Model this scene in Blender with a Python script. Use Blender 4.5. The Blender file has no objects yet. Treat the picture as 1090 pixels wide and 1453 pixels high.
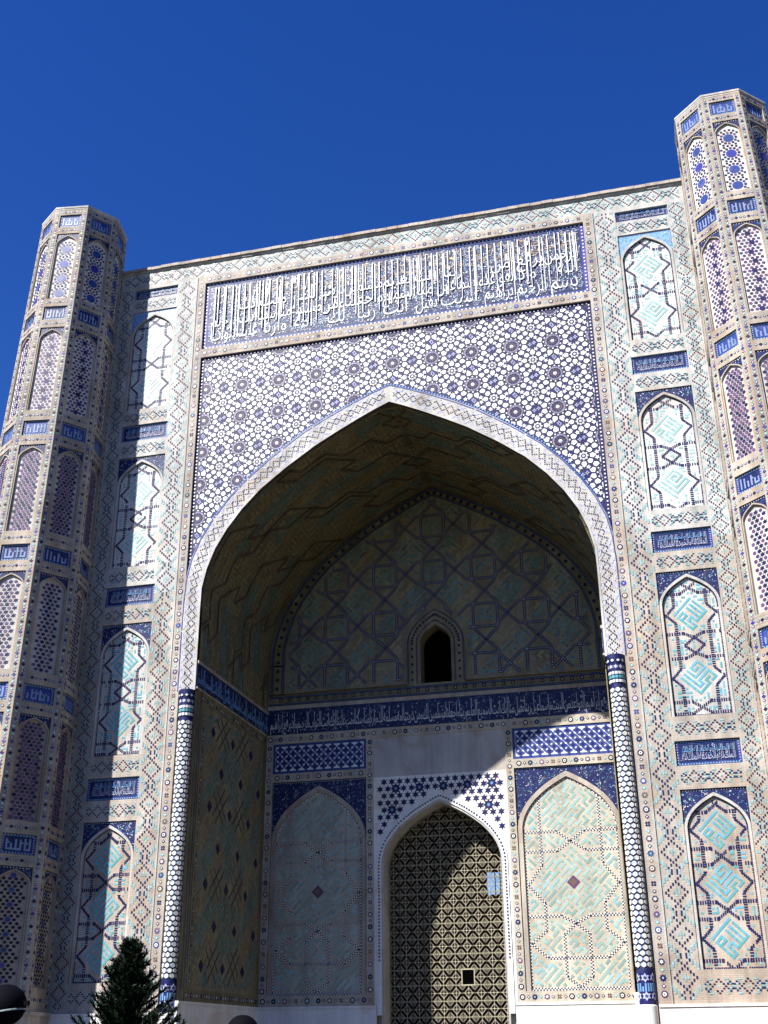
import bpy, math, random
from mathutils import Vector, Matrix
R = math.radians
random.seed(7)
scn = bpy.context.scene
col = scn.collection

# ------------------------------------------------------------------ camera, sky, sun, exposure
cam = bpy.data.cameras.new("camera")
cam.sensor_fit = 'HORIZONTAL'; cam.sensor_width = 36.0; cam.lens = 36.0*1655.77/1090.0
cam.clip_end = 2000.0
camo = bpy.data.objects.new("camera", cam); col.objects.link(camo)
yaw, pit, rol = 0.245105, 0.430166, -0.008673
fw = Vector((-math.sin(yaw)*math.cos(pit), math.cos(yaw)*math.cos(pit), math.sin(pit)))
r0 = Vector((math.cos(yaw), math.sin(yaw), 0)); u0 = r0.cross(fw)
rt = r0*math.cos(rol)+u0*math.sin(rol); up = -r0*math.sin(rol)+u0*math.cos(rol)
m3 = Matrix((rt, up, -fw)).transposed()
camo.matrix_world = Matrix.Translation((12.0464, -49.4103, 1.6)) @ m3.to_4x4()
scn.camera = camo

SUN = Vector((-0.765, -1.0, 1.37)).normalized()           # towards the sun
elev = math.asin(SUN.z)
world = bpy.data.worlds.new("World"); scn.world = world; world.use_nodes = True
nt = world.node_tree; nt.nodes.clear()
sky = nt.nodes.new('ShaderNodeTexSky'); sky.sky_type = 'NISHITA'; sky.sun_disc = False
sky.sun_elevation = elev; sky.sun_rotation = math.atan2(SUN.x, SUN.y)
sky.altitude = 700.0; sky.air_density = 1.4; sky.dust_density = 0.0; sky.ozone_density = 10.0
hs = nt.nodes.new('ShaderNodeHueSaturation'); hs.inputs['Saturation'].default_value = 1.2; hs.inputs['Hue'].default_value = 0.521; hs.inputs['Value'].default_value = 1.0
bg = nt.nodes.new('ShaderNodeBackground'); bg.inputs['Strength'].default_value = 0.05
wo = nt.nodes.new('ShaderNodeOutputWorld')
nt.links.new(sky.outputs[0], hs.inputs['Color']); nt.links.new(hs.outputs[0], bg.inputs['Color']); nt.links.new(bg.outputs[0], wo.inputs['Surface'])

sl = bpy.data.lights.new("sun", 'SUN'); sl.energy = 5.0; sl.angle = R(0.53); sl.color = (1.0, 0.972, 0.93)
so = bpy.data.objects.new("sun", sl); col.objects.link(so)
so.rotation_euler = (-SUN).to_track_quat('-Z', 'Y').to_euler(); so.location = SUN*90
vs = scn.view_settings; vs.view_transform = 'Standard'; vs.look = 'None'; vs.gamma = 1.0; vs.exposure = 1.4; vs.use_curve_mapping = False
scn.cycles.max_bounces = 8; scn.cycles.diffuse_bounces = 4

# ------------------------------------------------------------------ materials
MATS = {}
def newmat(name):
    m = bpy.data.materials.new(name); m.use_nodes = True; MATS[name] = m
    n = m.node_tree; b = n.nodes['Principled BSDF']
    return m, n, b
def nd(n, t, **k):
    x = n.nodes.new(t)
    for a, v in k.items(): setattr(x, a, v)
    return x
def glaze(name, rgb, rough=0.32, var=0.25, hue=0.02, spec=0.4, dust=0.3):
    rgb = tuple(x*0.87 for x in rgb)
    m, n, b = newmat(name)
    geo = nd(n, 'ShaderNodeNewGeometry')
    mp = nd(n, 'ShaderNodeMapRange'); mp.inputs['To Min'].default_value = 1-var; mp.inputs['To Max'].default_value = 1+var*0.6
    n.links.new(geo.outputs['Random Per Island'], mp.inputs['Value'])
    no = nd(n, 'ShaderNodeTexNoise'); no.inputs['Scale'].default_value = 0.9; no.inputs['Detail'].default_value = 5
    n.links.new(geo.outputs['Position'], no.inputs['Vector'])
    m2 = nd(n, 'ShaderNodeMapRange'); m2.inputs['To Min'].default_value = 0.78; m2.inputs['To Max'].default_value = 1.2
    n.links.new(no.outputs['Fac'], m2.inputs['Value'])
    mu = nd(n, 'ShaderNodeMath', operation='MULTIPLY'); n.links.new(mp.outputs[0], mu.inputs[0]); n.links.new(m2.outputs[0], mu.inputs[1])
    hv = nd(n, 'ShaderNodeHueSaturation'); hv.inputs['Color'].default_value = (*rgb, 1)
    mh = nd(n, 'ShaderNodeMapRange'); mh.inputs['To Min'].default_value = 0.5-hue; mh.inputs['To Max'].default_value = 0.5+hue
    n.links.new(geo.outputs['Random Per Island'], mh.inputs['Value']); n.links.new(mh.outputs[0], hv.inputs['Hue'])
    n.links.new(mu.outputs[0], hv.inputs['Value'])
    dn = nd(n, 'ShaderNodeTexNoise'); dn.inputs['Scale'].default_value = 2.3; dn.inputs['Detail'].default_value = 7; dn.inputs['Roughness'].default_value = 0.7
    n.links.new(geo.outputs['Position'], dn.inputs['Vector'])
    df = nd(n, 'ShaderNodeMapRange'); df.inputs['From Min'].default_value = 0.5; df.inputs['From Max'].default_value = 0.78; df.inputs['To Max'].default_value = dust
    n.links.new(dn.outputs['Fac'], df.inputs['Value'])
    dm = nd(n, 'ShaderNodeMix', data_type='RGBA'); dm.inputs['B'].default_value = (0.36, 0.32, 0.27, 1)
    n.links.new(df.outputs[0], dm.inputs['Factor']); n.links.new(hv.outputs[0], dm.inputs['A'])
    n.links.new(dm.outputs['Result'], b.inputs['Base Color'])
    mr = nd(n, 'ShaderNodeMapRange'); mr.inputs['To Min'].default_value = rough-0.1; mr.inputs['To Max'].default_value = rough+0.2
    n.links.new(no.outputs['Fac'], mr.inputs['Value']); n.links.new(mr.outputs[0], b.inputs['Roughness'])
    b.inputs['Specular IOR Level'].default_value = spec
    return m
def brick(name, c1, c2, bw=0.27, bh=0.075, mort=0.82, stain=0.42, rough=0.8):
    c1 = tuple(x*0.87 for x in c1); c2 = tuple(x*0.87 for x in c2)
    m, n, b = newmat(name)
    geo = nd(n, 'ShaderNodeNewGeometry'); sp = nd(n, 'ShaderNodeSeparateXYZ'); n.links.new(geo.outputs['Position'], sp.inputs[0])
    ad = nd(n, 'ShaderNodeMath', operation='ADD'); n.links.new(sp.outputs['X'], ad.inputs[0]); n.links.new(sp.outputs['Y'], ad.inputs[1])
    cb = nd(n, 'ShaderNodeCombineXYZ'); n.links.new(ad.outputs[0], cb.inputs['X']); n.links.new(sp.outputs['Z'], cb.inputs['Y'])
    br = nd(n, 'ShaderNodeTexBrick'); br.inputs['Scale'].default_value = 1.0
    br.inputs['Brick Width'].default_value = bw; br.inputs['Row Height'].default_value = bh; br.inputs['Mortar Size'].default_value = 0.008
    br.inputs['Color1'].default_value = (*c1, 1); br.inputs['Color2'].default_value = (*c2, 1)
    br.inputs['Mortar'].default_value = (*[x*mort for x in c1], 1)
    n.links.new(cb.outputs[0], br.inputs['Vector'])
    no = nd(n, 'ShaderNodeTexNoise'); no.inputs['Scale'].default_value = 0.55; no.inputs['Detail'].default_value = 8; no.inputs['Roughness'].default_value = 0.65
    ms = nd(n, 'ShaderNodeMapping'); ms.inputs['Scale'].default_value = (1.6, 1.6, 0.55); n.links.new(geo.outputs['Position'], ms.inputs['Vector']); n.links.new(ms.outputs[0], no.inputs['Vector'])
    mr = nd(n, 'ShaderNodeMapRange'); mr.inputs['From Min'].default_value = 0.3; mr.inputs['From Max'].default_value = 0.7
    mr.inputs['To Min'].default_value = 1-stain; mr.inputs['To Max'].default_value = 1+stain*0.45
    n.links.new(no.outputs['Fac'], mr.inputs['Value'])
    sn = nd(n, 'ShaderNodeTexNoise'); sn.inputs['Scale'].default_value = 1.0; sn.inputs['Detail'].default_value = 6; sn.inputs['Roughness'].default_value = 0.6
    sm_ = nd(n, 'ShaderNodeMapping'); sm_.inputs['Scale'].default_value = (3.2, 3.2, 0.11); n.links.new(geo.outputs['Position'], sm_.inputs['Vector']); n.links.new(sm_.outputs[0], sn.inputs['Vector'])
    sr = nd(n, 'ShaderNodeMapRange'); sr.inputs['From Min'].default_value = 0.35; sr.inputs['From Max'].default_value = 0.62; sr.inputs['To Min'].default_value = 1.04; sr.inputs['To Max'].default_value = 1-stain*0.45
    n.links.new(sn.outputs['Fac'], sr.inputs['Value'])
    sq = nd(n, 'ShaderNodeMath', operation='MULTIPLY'); n.links.new(mr.outputs[0], sq.inputs[0]); n.links.new(sr.outputs[0], sq.inputs[1])
    hv = nd(n, 'ShaderNodeHueSaturation'); n.links.new(br.outputs['Color'], hv.inputs['Color']); n.links.new(sq.outputs[0], hv.inputs['Value'])
    vo = nd(n, 'ShaderNodeTexNoise'); vo.inputs['Scale'].default_value = 0.33; vo.inputs['Detail'].default_value = 3; vo.inputs['Distortion'].default_value = 1.2
    n.links.new(geo.outputs['Position'], vo.inputs['Vector'])
    rp_ = nd(n, 'ShaderNodeMapRange'); rp_.inputs['From Min'].default_value = 0.56; rp_.inputs['From Max'].default_value = 0.60; n.links.new(vo.outputs['Fac'], rp_.inputs['Value'])
    mx = nd(n, 'ShaderNodeMix', data_type='RGBA', blend_type='MULTIPLY'); mx.inputs['B'].default_value = (0.93, 0.86, 0.80, 1)
    n.links.new(rp_.outputs[0], mx.inputs['Factor']); n.links.new(hv.outputs[0], mx.inputs['A'])
    n.links.new(mx.outputs['Result'], b.inputs['Base Color'])
    b.inputs['Roughness'].default_value = rough; b.inputs['Specular IOR Level'].default_value = 0.25
    bp = nd(n, 'ShaderNodeBump'); bp.inputs['Strength'].default_value = 0.35; bp.inputs['Distance'].default_value = 0.01
    n2 = nd(n, 'ShaderNodeTexNoise'); n2.inputs['Scale'].default_value = 14; n2.inputs['Detail'].default_value = 4
    n.links.new(geo.outputs['Position'], n2.inputs['Vector'])
    n.links.new(n2.outputs['Fac'], bp.inputs['Height']); n.links.new(bp.outputs[0], b.inputs['Normal'])
    return m
brick('cream_brick', (0.43, 0.375, 0.315), (0.48, 0.425, 0.365))
brick('pale_brick', (0.50, 0.48, 0.445), (0.55, 0.53, 0.495))
brick('white_brick', (0.58, 0.575, 0.56), (0.63, 0.625, 0.61), stain=0.2)
brick('tower_brick', (0.40, 0.34, 0.27), (0.45, 0.39, 0.32))
brick('vault_brick', (0.19, 0.165, 0.095), (0.24, 0.21, 0.125), stain=0.45)  # unglazed olive brick, its colour darkened further to deepen the niche shade
brick('wall_brick', (0.46, 0.41, 0.33), (0.52, 0.47, 0.38), stain=0.3)
brick('shaded_wall_brick', (0.24, 0.21, 0.14), (0.29, 0.26, 0.18), stain=0.4)  # darker copy of wall_brick with the niche shade put into its colour
brick('marble', (0.72, 0.71, 0.69), (0.76, 0.75, 0.73), bw=1.9, bh=1.1, mort=0.7, stain=0.15, rough=0.5)
brick('grey_marble', (0.42, 0.405, 0.385), (0.46, 0.445, 0.425), bw=4, bh=3, mort=0.9, stain=0.3, rough=0.5)
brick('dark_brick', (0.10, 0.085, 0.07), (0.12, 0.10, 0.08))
glaze('navy', (0.010, 0.011, 0.070), var=0.4, rough=0.45, spec=0.2, dust=0.08)
glaze('ink', (0.008, 0.008, 0.036), var=0.4, rough=0.45, spec=0.2, dust=0.08)
glaze('blue', (0.022, 0.052, 0.21), var=0.35, hue=0.03, rough=0.42, spec=0.25)
glaze('field_blue', (0.008, 0.015, 0.078), var=0.3, rough=0.42, spec=0.22, dust=0.12)
glaze('sky_blue', (0.16, 0.32, 0.58), var=0.3)
glaze('label_blue', (0.17, 0.24, 0.42), var=0.3)
glaze('turquoise', (0.10, 0.34, 0.39), var=0.3, hue=0.025)
glaze('panel_turquoise', (0.25, 0.37, 0.34), var=0.3)
glaze('strip_turquoise', (0.22, 0.38, 0.385), var=0.3)
glaze('pale_turquoise', (0.27, 0.46, 0.46), var=0.25)
glaze('white_tile', (0.70, 0.70, 0.68), var=0.12, hue=0.0)
glaze('lettering_tile', (0.42, 0.44, 0.58), var=0.2)
glaze('ivory_tile', (0.66, 0.64, 0.55), var=0.16, hue=0.02)
glaze('purple', (0.085, 0.045, 0.12), var=0.4, hue=0.03, rough=0.42, spec=0.25)
glaze('rosette_tile', (0.25, 0.17, 0.21), var=0.4)
glaze('brown_tile', (0.13, 0.075, 0.06), var=0.4)
glaze('tan', (0.44, 0.31, 0.17), var=0.3)
glaze('teal_dark', (0.08, 0.17, 0.15), var=0.4)
glaze('vault_line', (0.035, 0.024, 0.018), var=0.3)
glaze('olive_tile', (0.22, 0.17, 0.075), var=0.3)
glaze('wood', (0.40, 0.355, 0.25), rough=0.6, var=0.2)
glaze('metal_dark', (0.003, 0.003, 0.005), rough=0.7, var=0.1, spec=0.03, dust=0.0)
glaze('metal_pale', (0.25, 0.30, 0.30), rough=0.3, var=0.1)
glaze('bark', (0.06, 0.045, 0.03), rough=0.9, var=0.2, dust=0.0)
glaze('needles', (0.010, 0.022, 0.009), rough=0.6, var=0.6, hue=0.03, spec=0.2, dust=0.0)
def ground_mat():
    m, n, b = newmat('paving')
    geo = nd(n, 'ShaderNodeNewGeometry')
    br = nd(n, 'ShaderNodeTexBrick'); br.inputs['Scale'].default_value = 1; br.inputs['Brick Width'].default_value = 0.8; br.inputs['Row Height'].default_value = 0.4
    br.inputs['Mortar Size'].default_value = 0.012
    br.inputs['Color1'].default_value = (0.032, 0.024, 0.010, 1); br.inputs['Color2'].default_value = (0.040, 0.030, 0.013, 1); br.inputs['Mortar'].default_value = (0.03, 0.025, 0.015, 1)
    n.links.new(geo.outputs['Position'], br.inputs['Vector']); n.links.new(br.outputs['Color'], b.inputs['Base Color'])
    b.inputs['Roughness'].default_value = 0.85
ground_mat()

# ------------------------------------------------------------------ mesh helpers
def frame(O, U, V, N):
    O, U, V, N = map(Vector, (O, U, V, N))
    def f(u, v, h=0.0): return O+U*u+V*v+N*h
    f.axes = (O, U, V, N)
    return f
def sub(fr, du, dv, dh=0.0, ang=0.0):
    c, s = math.cos(ang), math.sin(ang)
    return lambda u, v, h=0.0: fr(du+c*u-s*v, dv+s*u+c*v, dh+h)
class MB:
    def __init__(s): s.v = []; s.f = []; s.m = []; s.mats = []
    def mi(s, name):
        if name not in s.mats: s.mats.append(name)
        return s.mats.index(name)
    def prism(s, pts, h0, h1, mat, fr, bottom=False, sides=True):
        k = s.mi(mat); b = len(s.v); n = len(pts)
        s.v += [tuple(fr(u, v, h1)) for u, v in pts]
        s.f.append(tuple(range(b, b+n))); s.m.append(k)
        if sides:
            s.v += [tuple(fr(u, v, h0)) for u, v in pts]
            for i in range(n):
                j = (i+1) % n
                s.f.append((b+i, b+n+i, b+n+j, b+j)); s.m.append(k)
            if bottom: s.f.append(tuple(range(b+2*n-1, b+n-1, -1))); s.m.append(k)
    def rect(s, u0, v0, u1, v1, h0, h1, mat, fr, bottom=False):
        s.prism([(u0, v0), (u1, v0), (u1, v1), (u0, v1)], h0, h1, mat, fr, bottom)
    def quadstrip(s, A, B, h0, h1, mat, fr, cap=True):
        """solid band between polylines A and B (same length) in face coordinates"""
        k = s.mi(mat); n = len(A); b = len(s.v)
        for h in (h1, h0):
            s.v += [tuple(fr(u, v, h)) for u, v in A]; s.v += [tuple(fr(u, v, h)) for u, v in B]
        a1, b1, a0, b0 = b, b+n, b+2*n, b+3*n
        for i in range(n-1):
            for q in ((a1+i, a1+i+1, b1+i+1, b1+i), (a0+i, b0+i, b0+i+1, a0+i+1), (a1+i, a0+i, a0+i+1, a1+i+1), (b1+i, b1+i+1, b0+i+1, b0+i)):
                s.f.append(q); s.m.append(k)
        for q in ((a1, b1, b0, a0), (a1+n-1, a0+n-1, b0+n-1, b1+n-1)): s.f.append(q); s.m.append(k)
    def face(s, pts3, mat):
        b = len(s.v); s.v += [tuple(p) for p in pts3]; s.f.append(tuple(range(b, b+len(pts3)))); s.m.append(s.mi(mat))
    def mesh(s, name):
        me = bpy.data.meshes.new(name); me.from_pydata(s.v, [], s.f); me.update()
        for m in s.mats: me.materials.append(MATS[m])
        if len(s.mats) > 1: me.polygons.foreach_set('material_index', s.m)
        return me
    def build(s, name, parent=None, kind=None, label=None):
        return link(name, s.mesh(name), parent, kind, label)
def link(name, me, parent=None, kind=None, label=None):
    o = bpy.data.objects.new(name, me); col.objects.link(o)
    if parent is not None:
        o.parent = parent
        if parent.type == 'EMPTY': o.matrix_parent_inverse = Matrix.Translation(-parent.location)
    if kind: o['kind'] = kind
    if label: o['label'] = label
    return o
def thing(name, label, cat, loc=(0, 0, 0), group=None):
    o = bpy.data.objects.new(name, None); col.objects.link(o); o.location = loc; o.empty_display_size = 0.3
    o['label'] = label; o['category'] = cat
    if group: o['group'] = group
    return o
def ngon(n, r, cx=0, cy=0, a0=0, sy=1.0):
    return [(cx+r*math.cos(a0+2*math.pi*i/n), cy+sy*r*math.sin(a0+2*math.pi*i/n)) for i in range(n)]
def star(n, r, ri, cx=0, cy=0, a0=math.pi/2):
    return [(cx+(r if i % 2 == 0 else ri)*math.cos(a0+math.pi*i/n), cy+(r if i % 2 == 0 else ri)*math.sin(a0+math.pi*i/n)) for i in range(2*n)]
# normalised pointed arch, x 1..0 -> rise 0..1
_AT = [(1.0, 0.0), (0.998, 0.1), (0.976, 0.2), (0.937, 0.3), (0.877, 0.4), (0.798, 0.5), (0.698, 0.6), (0.564, 0.7), (0.41, 0.8), (0.3, 0.86), (0.17, 0.925), (0.084, 0.965), (0.0, 1.0)]
def arch(hw, zs, za, cu=0.0, foot=None):
    """open polyline from the left foot over the apex to the right foot"""
    L = [(cu-hw*x, zs+(za-zs)*t) for x, t in _AT]; Rr = [(cu+hw*x, zs+(za-zs)*t) for x, t in _AT[::-1][1:]]
    P = L+Rr
    if foot is not None: P = [(cu-hw, foot)]+P+[(cu+hw, foot)]
    return P
def offset_arch(P, d):
    out = []
    n = len(P)
    for i in range(n):
        a = P[max(i-1, 0)]; b = P[min(i+1, n-1)]
        tx, ty = b[0]-a[0], b[1]-a[1]; l = math.hypot(tx, ty) or 1
        out.append((P[i][0]-ty/l*d, P[i][1]+tx/l*d))
    return out
def interp(P, x):
    for (a, b), (c, d) in zip(P, P[1:]):
        if a <= x <= c or c <= x <= a:
            if abs(c-a) < 1e-9: continue
            return b+(d-b)*(x-a)/(c-a)
    return P[0][1] if x < P[0][0] else P[-1][1]

# ------------------------------------------------------------------ ornament generators
def tick(mb, u, v, w, h, mat, fr, h1=0.012):
    if random.random() < 0.03: return
    u += random.uniform(-.006, .006); v += random.uniform(-.006, .006)
    mb.rect(u-w/2, v-h/2, u+w/2, v+h/2, -0.004, h1+random.uniform(-.004, .006), mat, fr)
def tick_line(mb, pts, mat, fr, sp=0.085, a=0.05, b=0.13, h1=0.012):
    """a strap drawn as bannai bricks: vertical bricks on level and slanting runs, flat ones on upright runs"""
    for (x0, y0), (x1, y1) in zip(pts, pts[1:]):
        L = math.hypot(x1-x0, y1-y0); n = max(1, int(round(L/sp)))
        upright = abs(x1-x0) < 0.25*abs(y1-y0)
        for i in range(n):
            t = (i+0.5)/n; x = x0+(x1-x0)*t; y = y0+(y1-y0)*t
            if upright: tick(mb, x, y, b, a, mat, fr, h1)
            else: tick(mb, x, y, a, b, mat, fr, h1)
def bar_line(mb, pts, w, mat, fr, h0=-0.004, h1=0.015):
    for (x0, y0), (x1, y1) in zip(pts, pts[1:]):
        L = math.hypot(x1-x0, y1-y0)
        if L < 1e-6: continue
        nx, ny = -(y1-y0)/L*w/2, (x1-x0)/L*w/2
        j = random.uniform(0, 0.003)
        mb.prism([(x0+nx, y0+ny), (x0-nx, y0-ny), (x1-nx, y1-ny), (x1+nx, y1+ny)], h0, h1+j, mat, fr)
def dot_line(mb, pts, mat, fr, sp=0.12, r=0.035, h1=0.024):
    for (x0, y0), (x1, y1) in zip(pts, pts[1:]):
        L = math.hypot(x1-x0, y1-y0); n = max(1, int(round(L/sp)))
        for i in range(n):
            t = (i+0.5)/n
            mb.prism(ngon(4, r, x0+(x1-x0)*t, y0+(y1-y0)*t, math.pi/4), 0, h1, mat, fr)
def diamond_strip(mb, fr, length, g=0.104, wcells=5, start=0, navy='navy', tq='strip_turquoise', period=15, amp=4):
    """bannai strip running along +v, centred on u=0: large and small lozenges with turquoise zigzags"""
    n = int(length/g); half = period//2
    off = (length-n*g)/2
    for j in range(n):
        jj = (j+start) % period; jc = jj-half                      # -half..half
        for i in range(-wcells, wcells+1):
            c = None
            d = abs(i)+abs(jc)
            sm = abs(i)+abs(abs(jc)-(amp+2))
            if d == amp: c = navy
            elif sm == 2 and abs(jc) > amp-1: c = navy
            elif d <= 1 and amp > 3: c = tq
            else:
                e = half-abs(jc)
                q = abs(abs(i)-(wcells+1))+e
                if q in (amp, amp+1): c = tq
                elif d == 0: c = tq
            if c: tick(mb, i*g, off+(j+0.5)*g, g*(0.66 if c == navy else 0.66), g*0.98, c, fr)
def ring_band(mb, fr, length, r=0.15, sp=0.31, cyc=('purple', 'navy', 'navy', 'brown_tile', 'blue'), start=0):
    n = max(1, int(length/sp)); o = (length-n*sp)/2
    for i in range(n):
        c = o+(i+0.5)*sp; q = cyc[(i//2+start) % len(cyc)]
        if i % 2 == 0:
            t = (i//2) % 4
            if t == 0:
                mb.prism(ngon(8, r, 0, c, R(22.5)), 0, 0.010, q, fr); mb.prism(ngon(6, r*0.58, 0, c), 0, 0.016, 'ivory_tile', fr); mb.prism(ngon(6, r*0.22, 0, c), 0, 0.022, 'navy', fr)
            elif t == 1:
                mb.prism(star(8, r*1.05, r*0.72, 0, c), 0, 0.010, q, fr); mb.prism(ngon(6, r*0.3, 0, c), 0, 0.016, 'pale_turquoise', fr)
            elif t == 2:
                mb.prism(ngon(6, r*0.95, 0, c), 0, 0.010, q, fr); mb.prism(star(6, r*0.62, r*0.34, 0, c), 0, 0.016, 'ivory_tile', fr)
            else:
                for k in range(4): mb.prism(ngon(4, r*0.42, r*0.5*math.cos(math.pi/4+k*math.pi/2), c+r*0.5*math.sin(math.pi/4+k*math.pi/2)), 0, 0.010, q, fr)
        else:
            mb.prism(ngon(4, r*0.62, 0, c), 0, 0.010, ('turquoise' if i % 3 == 0 else q), fr); mb.prism(ngon(4, r*0.28, 0, c), 0, 0.016, 'ivory_tile', fr)
def bitmap(mb, rows, cell, mat, fr, h1=0.012, inside=None):
    H = len(rows); W = len(rows[0])
    for j, row in enumerate(rows):
        i = 0
        while i < W:
            if row[i] != '.':
                k = i
                while k+1 < W and row[k+1] != '.': k += 1
                u0, u1 = (i-W/2)*cell, (k+1-W/2)*cell; v1 = (H/2-j)*cell; v0 = v1-cell
                mb.rect(u0, v0, u1, v1, -0.004, h1, mat, fr); i = k+1
            else: i += 1
KUF = [["###########", "...........", "####..#.#.#", "#..#..#.#.#", "####..#.#.#", "#.....#.#.#", "#.###.#.#.#", "#.#.#.#.#.#", "#.#.#.#.#.#", "#.#.#######", "###........"],
       ["#.#.#######", "#.#.#.....#", "#.#.#.###.#", "#.#.#.#.#.#", "#.#.#.#...#", "#.#.#.#####", "#.#.#......", "#.#.#######", "#.#.......#", "#.#########", "#.........."],
       ["#.#.#.#####", "#.#.#.#...#", "#.#.#.###.#", "#.#.#.....#", "#.#.#######", "#.#........", "#.#.#######", "#.#.#.....#", "#.###.###.#", "#.....#...#", "#######.###"]]
def maze_cells(nx, ny, rnd, loops=0.0):
    """square kufic filling: strokes one cell wide on a random spanning tree; returns a set of cells"""
    seen = set(); S = set()
    for sx in range(0, nx, 2):
        for sy in range(0, ny, 2):
            if (sx, sy) in seen: continue
            st = [(sx, sy)]; seen.add((sx, sy)); S.add((sx, sy)); ln = 0
            while st and ln < 7:
                x, y = st[-1]
                ch = [(a, b) for a, b in ((2, 0), (-2, 0), (0, 2), (0, -2)) if 0 <= x+a < nx and 0 <= y+b < ny and (x+a, y+b) not in seen]
                if not ch: st.pop(); continue
                a, b = rnd.choice(ch); S.add((x+a//2, y+b//2)); S.add((x+a, y+b)); seen.add((x+a, y+b)); st.append((x+a, y+b)); ln += 1
    return S
def maze_fill(mb, fr, u0, v0, u1, v1, cell, mat, ok, rnd, ang=math.pi/4, h1=0.010, mat2=None):
    cu, cv = (u0+u1)/2, (v0+v1)/2; rad = math.hypot(u1-u0, v1-v0)/2
    n = int(2*rad/cell)+2
    S = maze_cells(n, n, rnd); ca, sa = math.cos(ang), math.sin(ang)
    def pos(i, j):
        x, y = (i-n/2)*cell, (j-n/2)*cell
        return cu+ca*x-sa*y, cv+sa*x+ca*y
    for j in range(n):
        i = 0
        while i < n:
            if (i, j) in S and u0 < (p := pos(i+.5, j+.5))[0] < u1 and v0 < p[1] < v1 and ok(*p):
                k = i
                while (k+1, j) in S and k-i < 6 and u0 < (p := pos(k+1.5, j+.5))[0] < u1 and v0 < p[1] < v1 and ok(*p): k += 1
                a, b, c, d = pos(i, j), pos(k+1, j), pos(k+1, j+1), pos(i, j+1)
                mb.prism([a, b, c, d], -0.003, h1, mat2 if (mat2 and math.sin(i//9*12.9+j//9*78.2) > 0.5) else mat, fr); i = k+1
            else: i += 1
def segdist(p, a, b):
    dx, dy = b[0]-a[0], b[1]-a[1]; l2 = dx*dx+dy*dy
    t = 0 if l2 == 0 else max(0, min(1, ((p[0]-a[0])*dx+(p[1]-a[1])*dy)/l2))
    return math.hypot(p[0]-a[0]-t*dx, p[1]-a[1]-t*dy)
def away(lines, d):
    segs = [(a, b) for L in lines for a, b in zip(L, L[1:])]
    def f(x, y):
        for a, b in segs:
            if min(a[0], b[0])-d < x < max(a[0], b[0])+d and min(a[1], b[1])-d < y < max(a[1], b[1])+d and segdist((x, y), a, b) < d: return False
        return True
    return f
def scroll_dots(mb, fr, inside, u0, v0, u1, v1, dens, rnd, mats=('white_tile', 'sky_blue', 'turquoise', 'purple'), r=(0.022, 0.045), h=0.010):
    n = int((u1-u0)*(v1-v0)*dens)
    for _ in range(n):
        u, v = rnd.uniform(u0, u1), rnd.uniform(v0, v1)
        if not inside(u, v): continue
        m = rnd.choice(mats); q = rnd.uniform(*r)
        if rnd.random() < 0.45:
            a = rnd.uniform(0, 6.28); P = []
            for k in range(5): P.append((u+2.3*q*math.cos(a+k*0.75), v+2.3*q*math.sin(a+k*0.75)))
            w = q*0.55
            A = P; B = [(u+(2.3*q-w)*math.cos(a+k*0.75), v+(2.3*q-w)*math.sin(a+k*0.75)) for k in range(5)]
            mb.prism(A+B[::-1], 0, h+rnd.uniform(0, 0.004), m, fr, sides=False)
        else:
            mb.prism(ngon(5, q, u, v, rnd.uniform(0, 6)), 0, h+rnd.uniform(0.004, 0.008), m, fr, sides=False)
def clip(poly, a, b, c):
    """keep a*x+b*y<=c"""
    out = []
    for i in range(len(poly)):
        p, q = poly[i], poly[(i+1) % len(poly)]
        dp, dq = a*p[0]+b*p[1]-c, a*q[0]+b*q[1]-c
        if dp <= 0: out.append(p)
        if dp*dq < 0:
            t = dp/(dp-dq); out.append((p[0]+(q[0]-p[0])*t, p[1]+(q[1]-p[1])*t))
    return out
def shrink(poly, f):
    cx = sum(p[0] for p in poly)/len(poly); cy = sum(p[1] for p in poly)/len(poly)
    return [(cx+(x-cx)*f, cy+(y-cy)*f) for x, y in poly], (cx, cy)

# ------------------------------------------------------------------ Arabic lettering
_F = dict(zip('ابتثجحخدذرزسشصضطظعغفقكلمنهوىي', (0xFE8D, 0xFE8F, 0xFE95, 0xFE99, 0xFE9D, 0xFEA1, 0xFEA5, 0xFEA9, 0xFEAB, 0xFEAD, 0xFEAF, 0xFEB1, 0xFEB5, 0xFEB9, 0xFEBD, 0xFEC1, 0xFEC5, 0xFEC9, 0xFECD, 0xFED1, 0xFED5, 0xFED9, 0xFEDD, 0xFEE1, 0xFEE5, 0xFEE9, 0xFEED, 0xFEEF, 0xFEF1)))
_F.update({'أ': 0xFE83, 'إ': 0xFE87, 'ة': 0xFE93})
_NJ = set('ادذرزوىأإة')
def shape(word):
    out = []
    for i, ch in enumerate(word):
        pj = i > 0 and word[i-1] not in _NJ
        nj = i < len(word)-1 and ch not in _NJ
        b = _F[ch]
        out.append(chr(b+(3 if pj and nj else 2 if nj else 1 if pj else 0)))
    return ''.join(reversed(out))
_WC = {}
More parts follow.
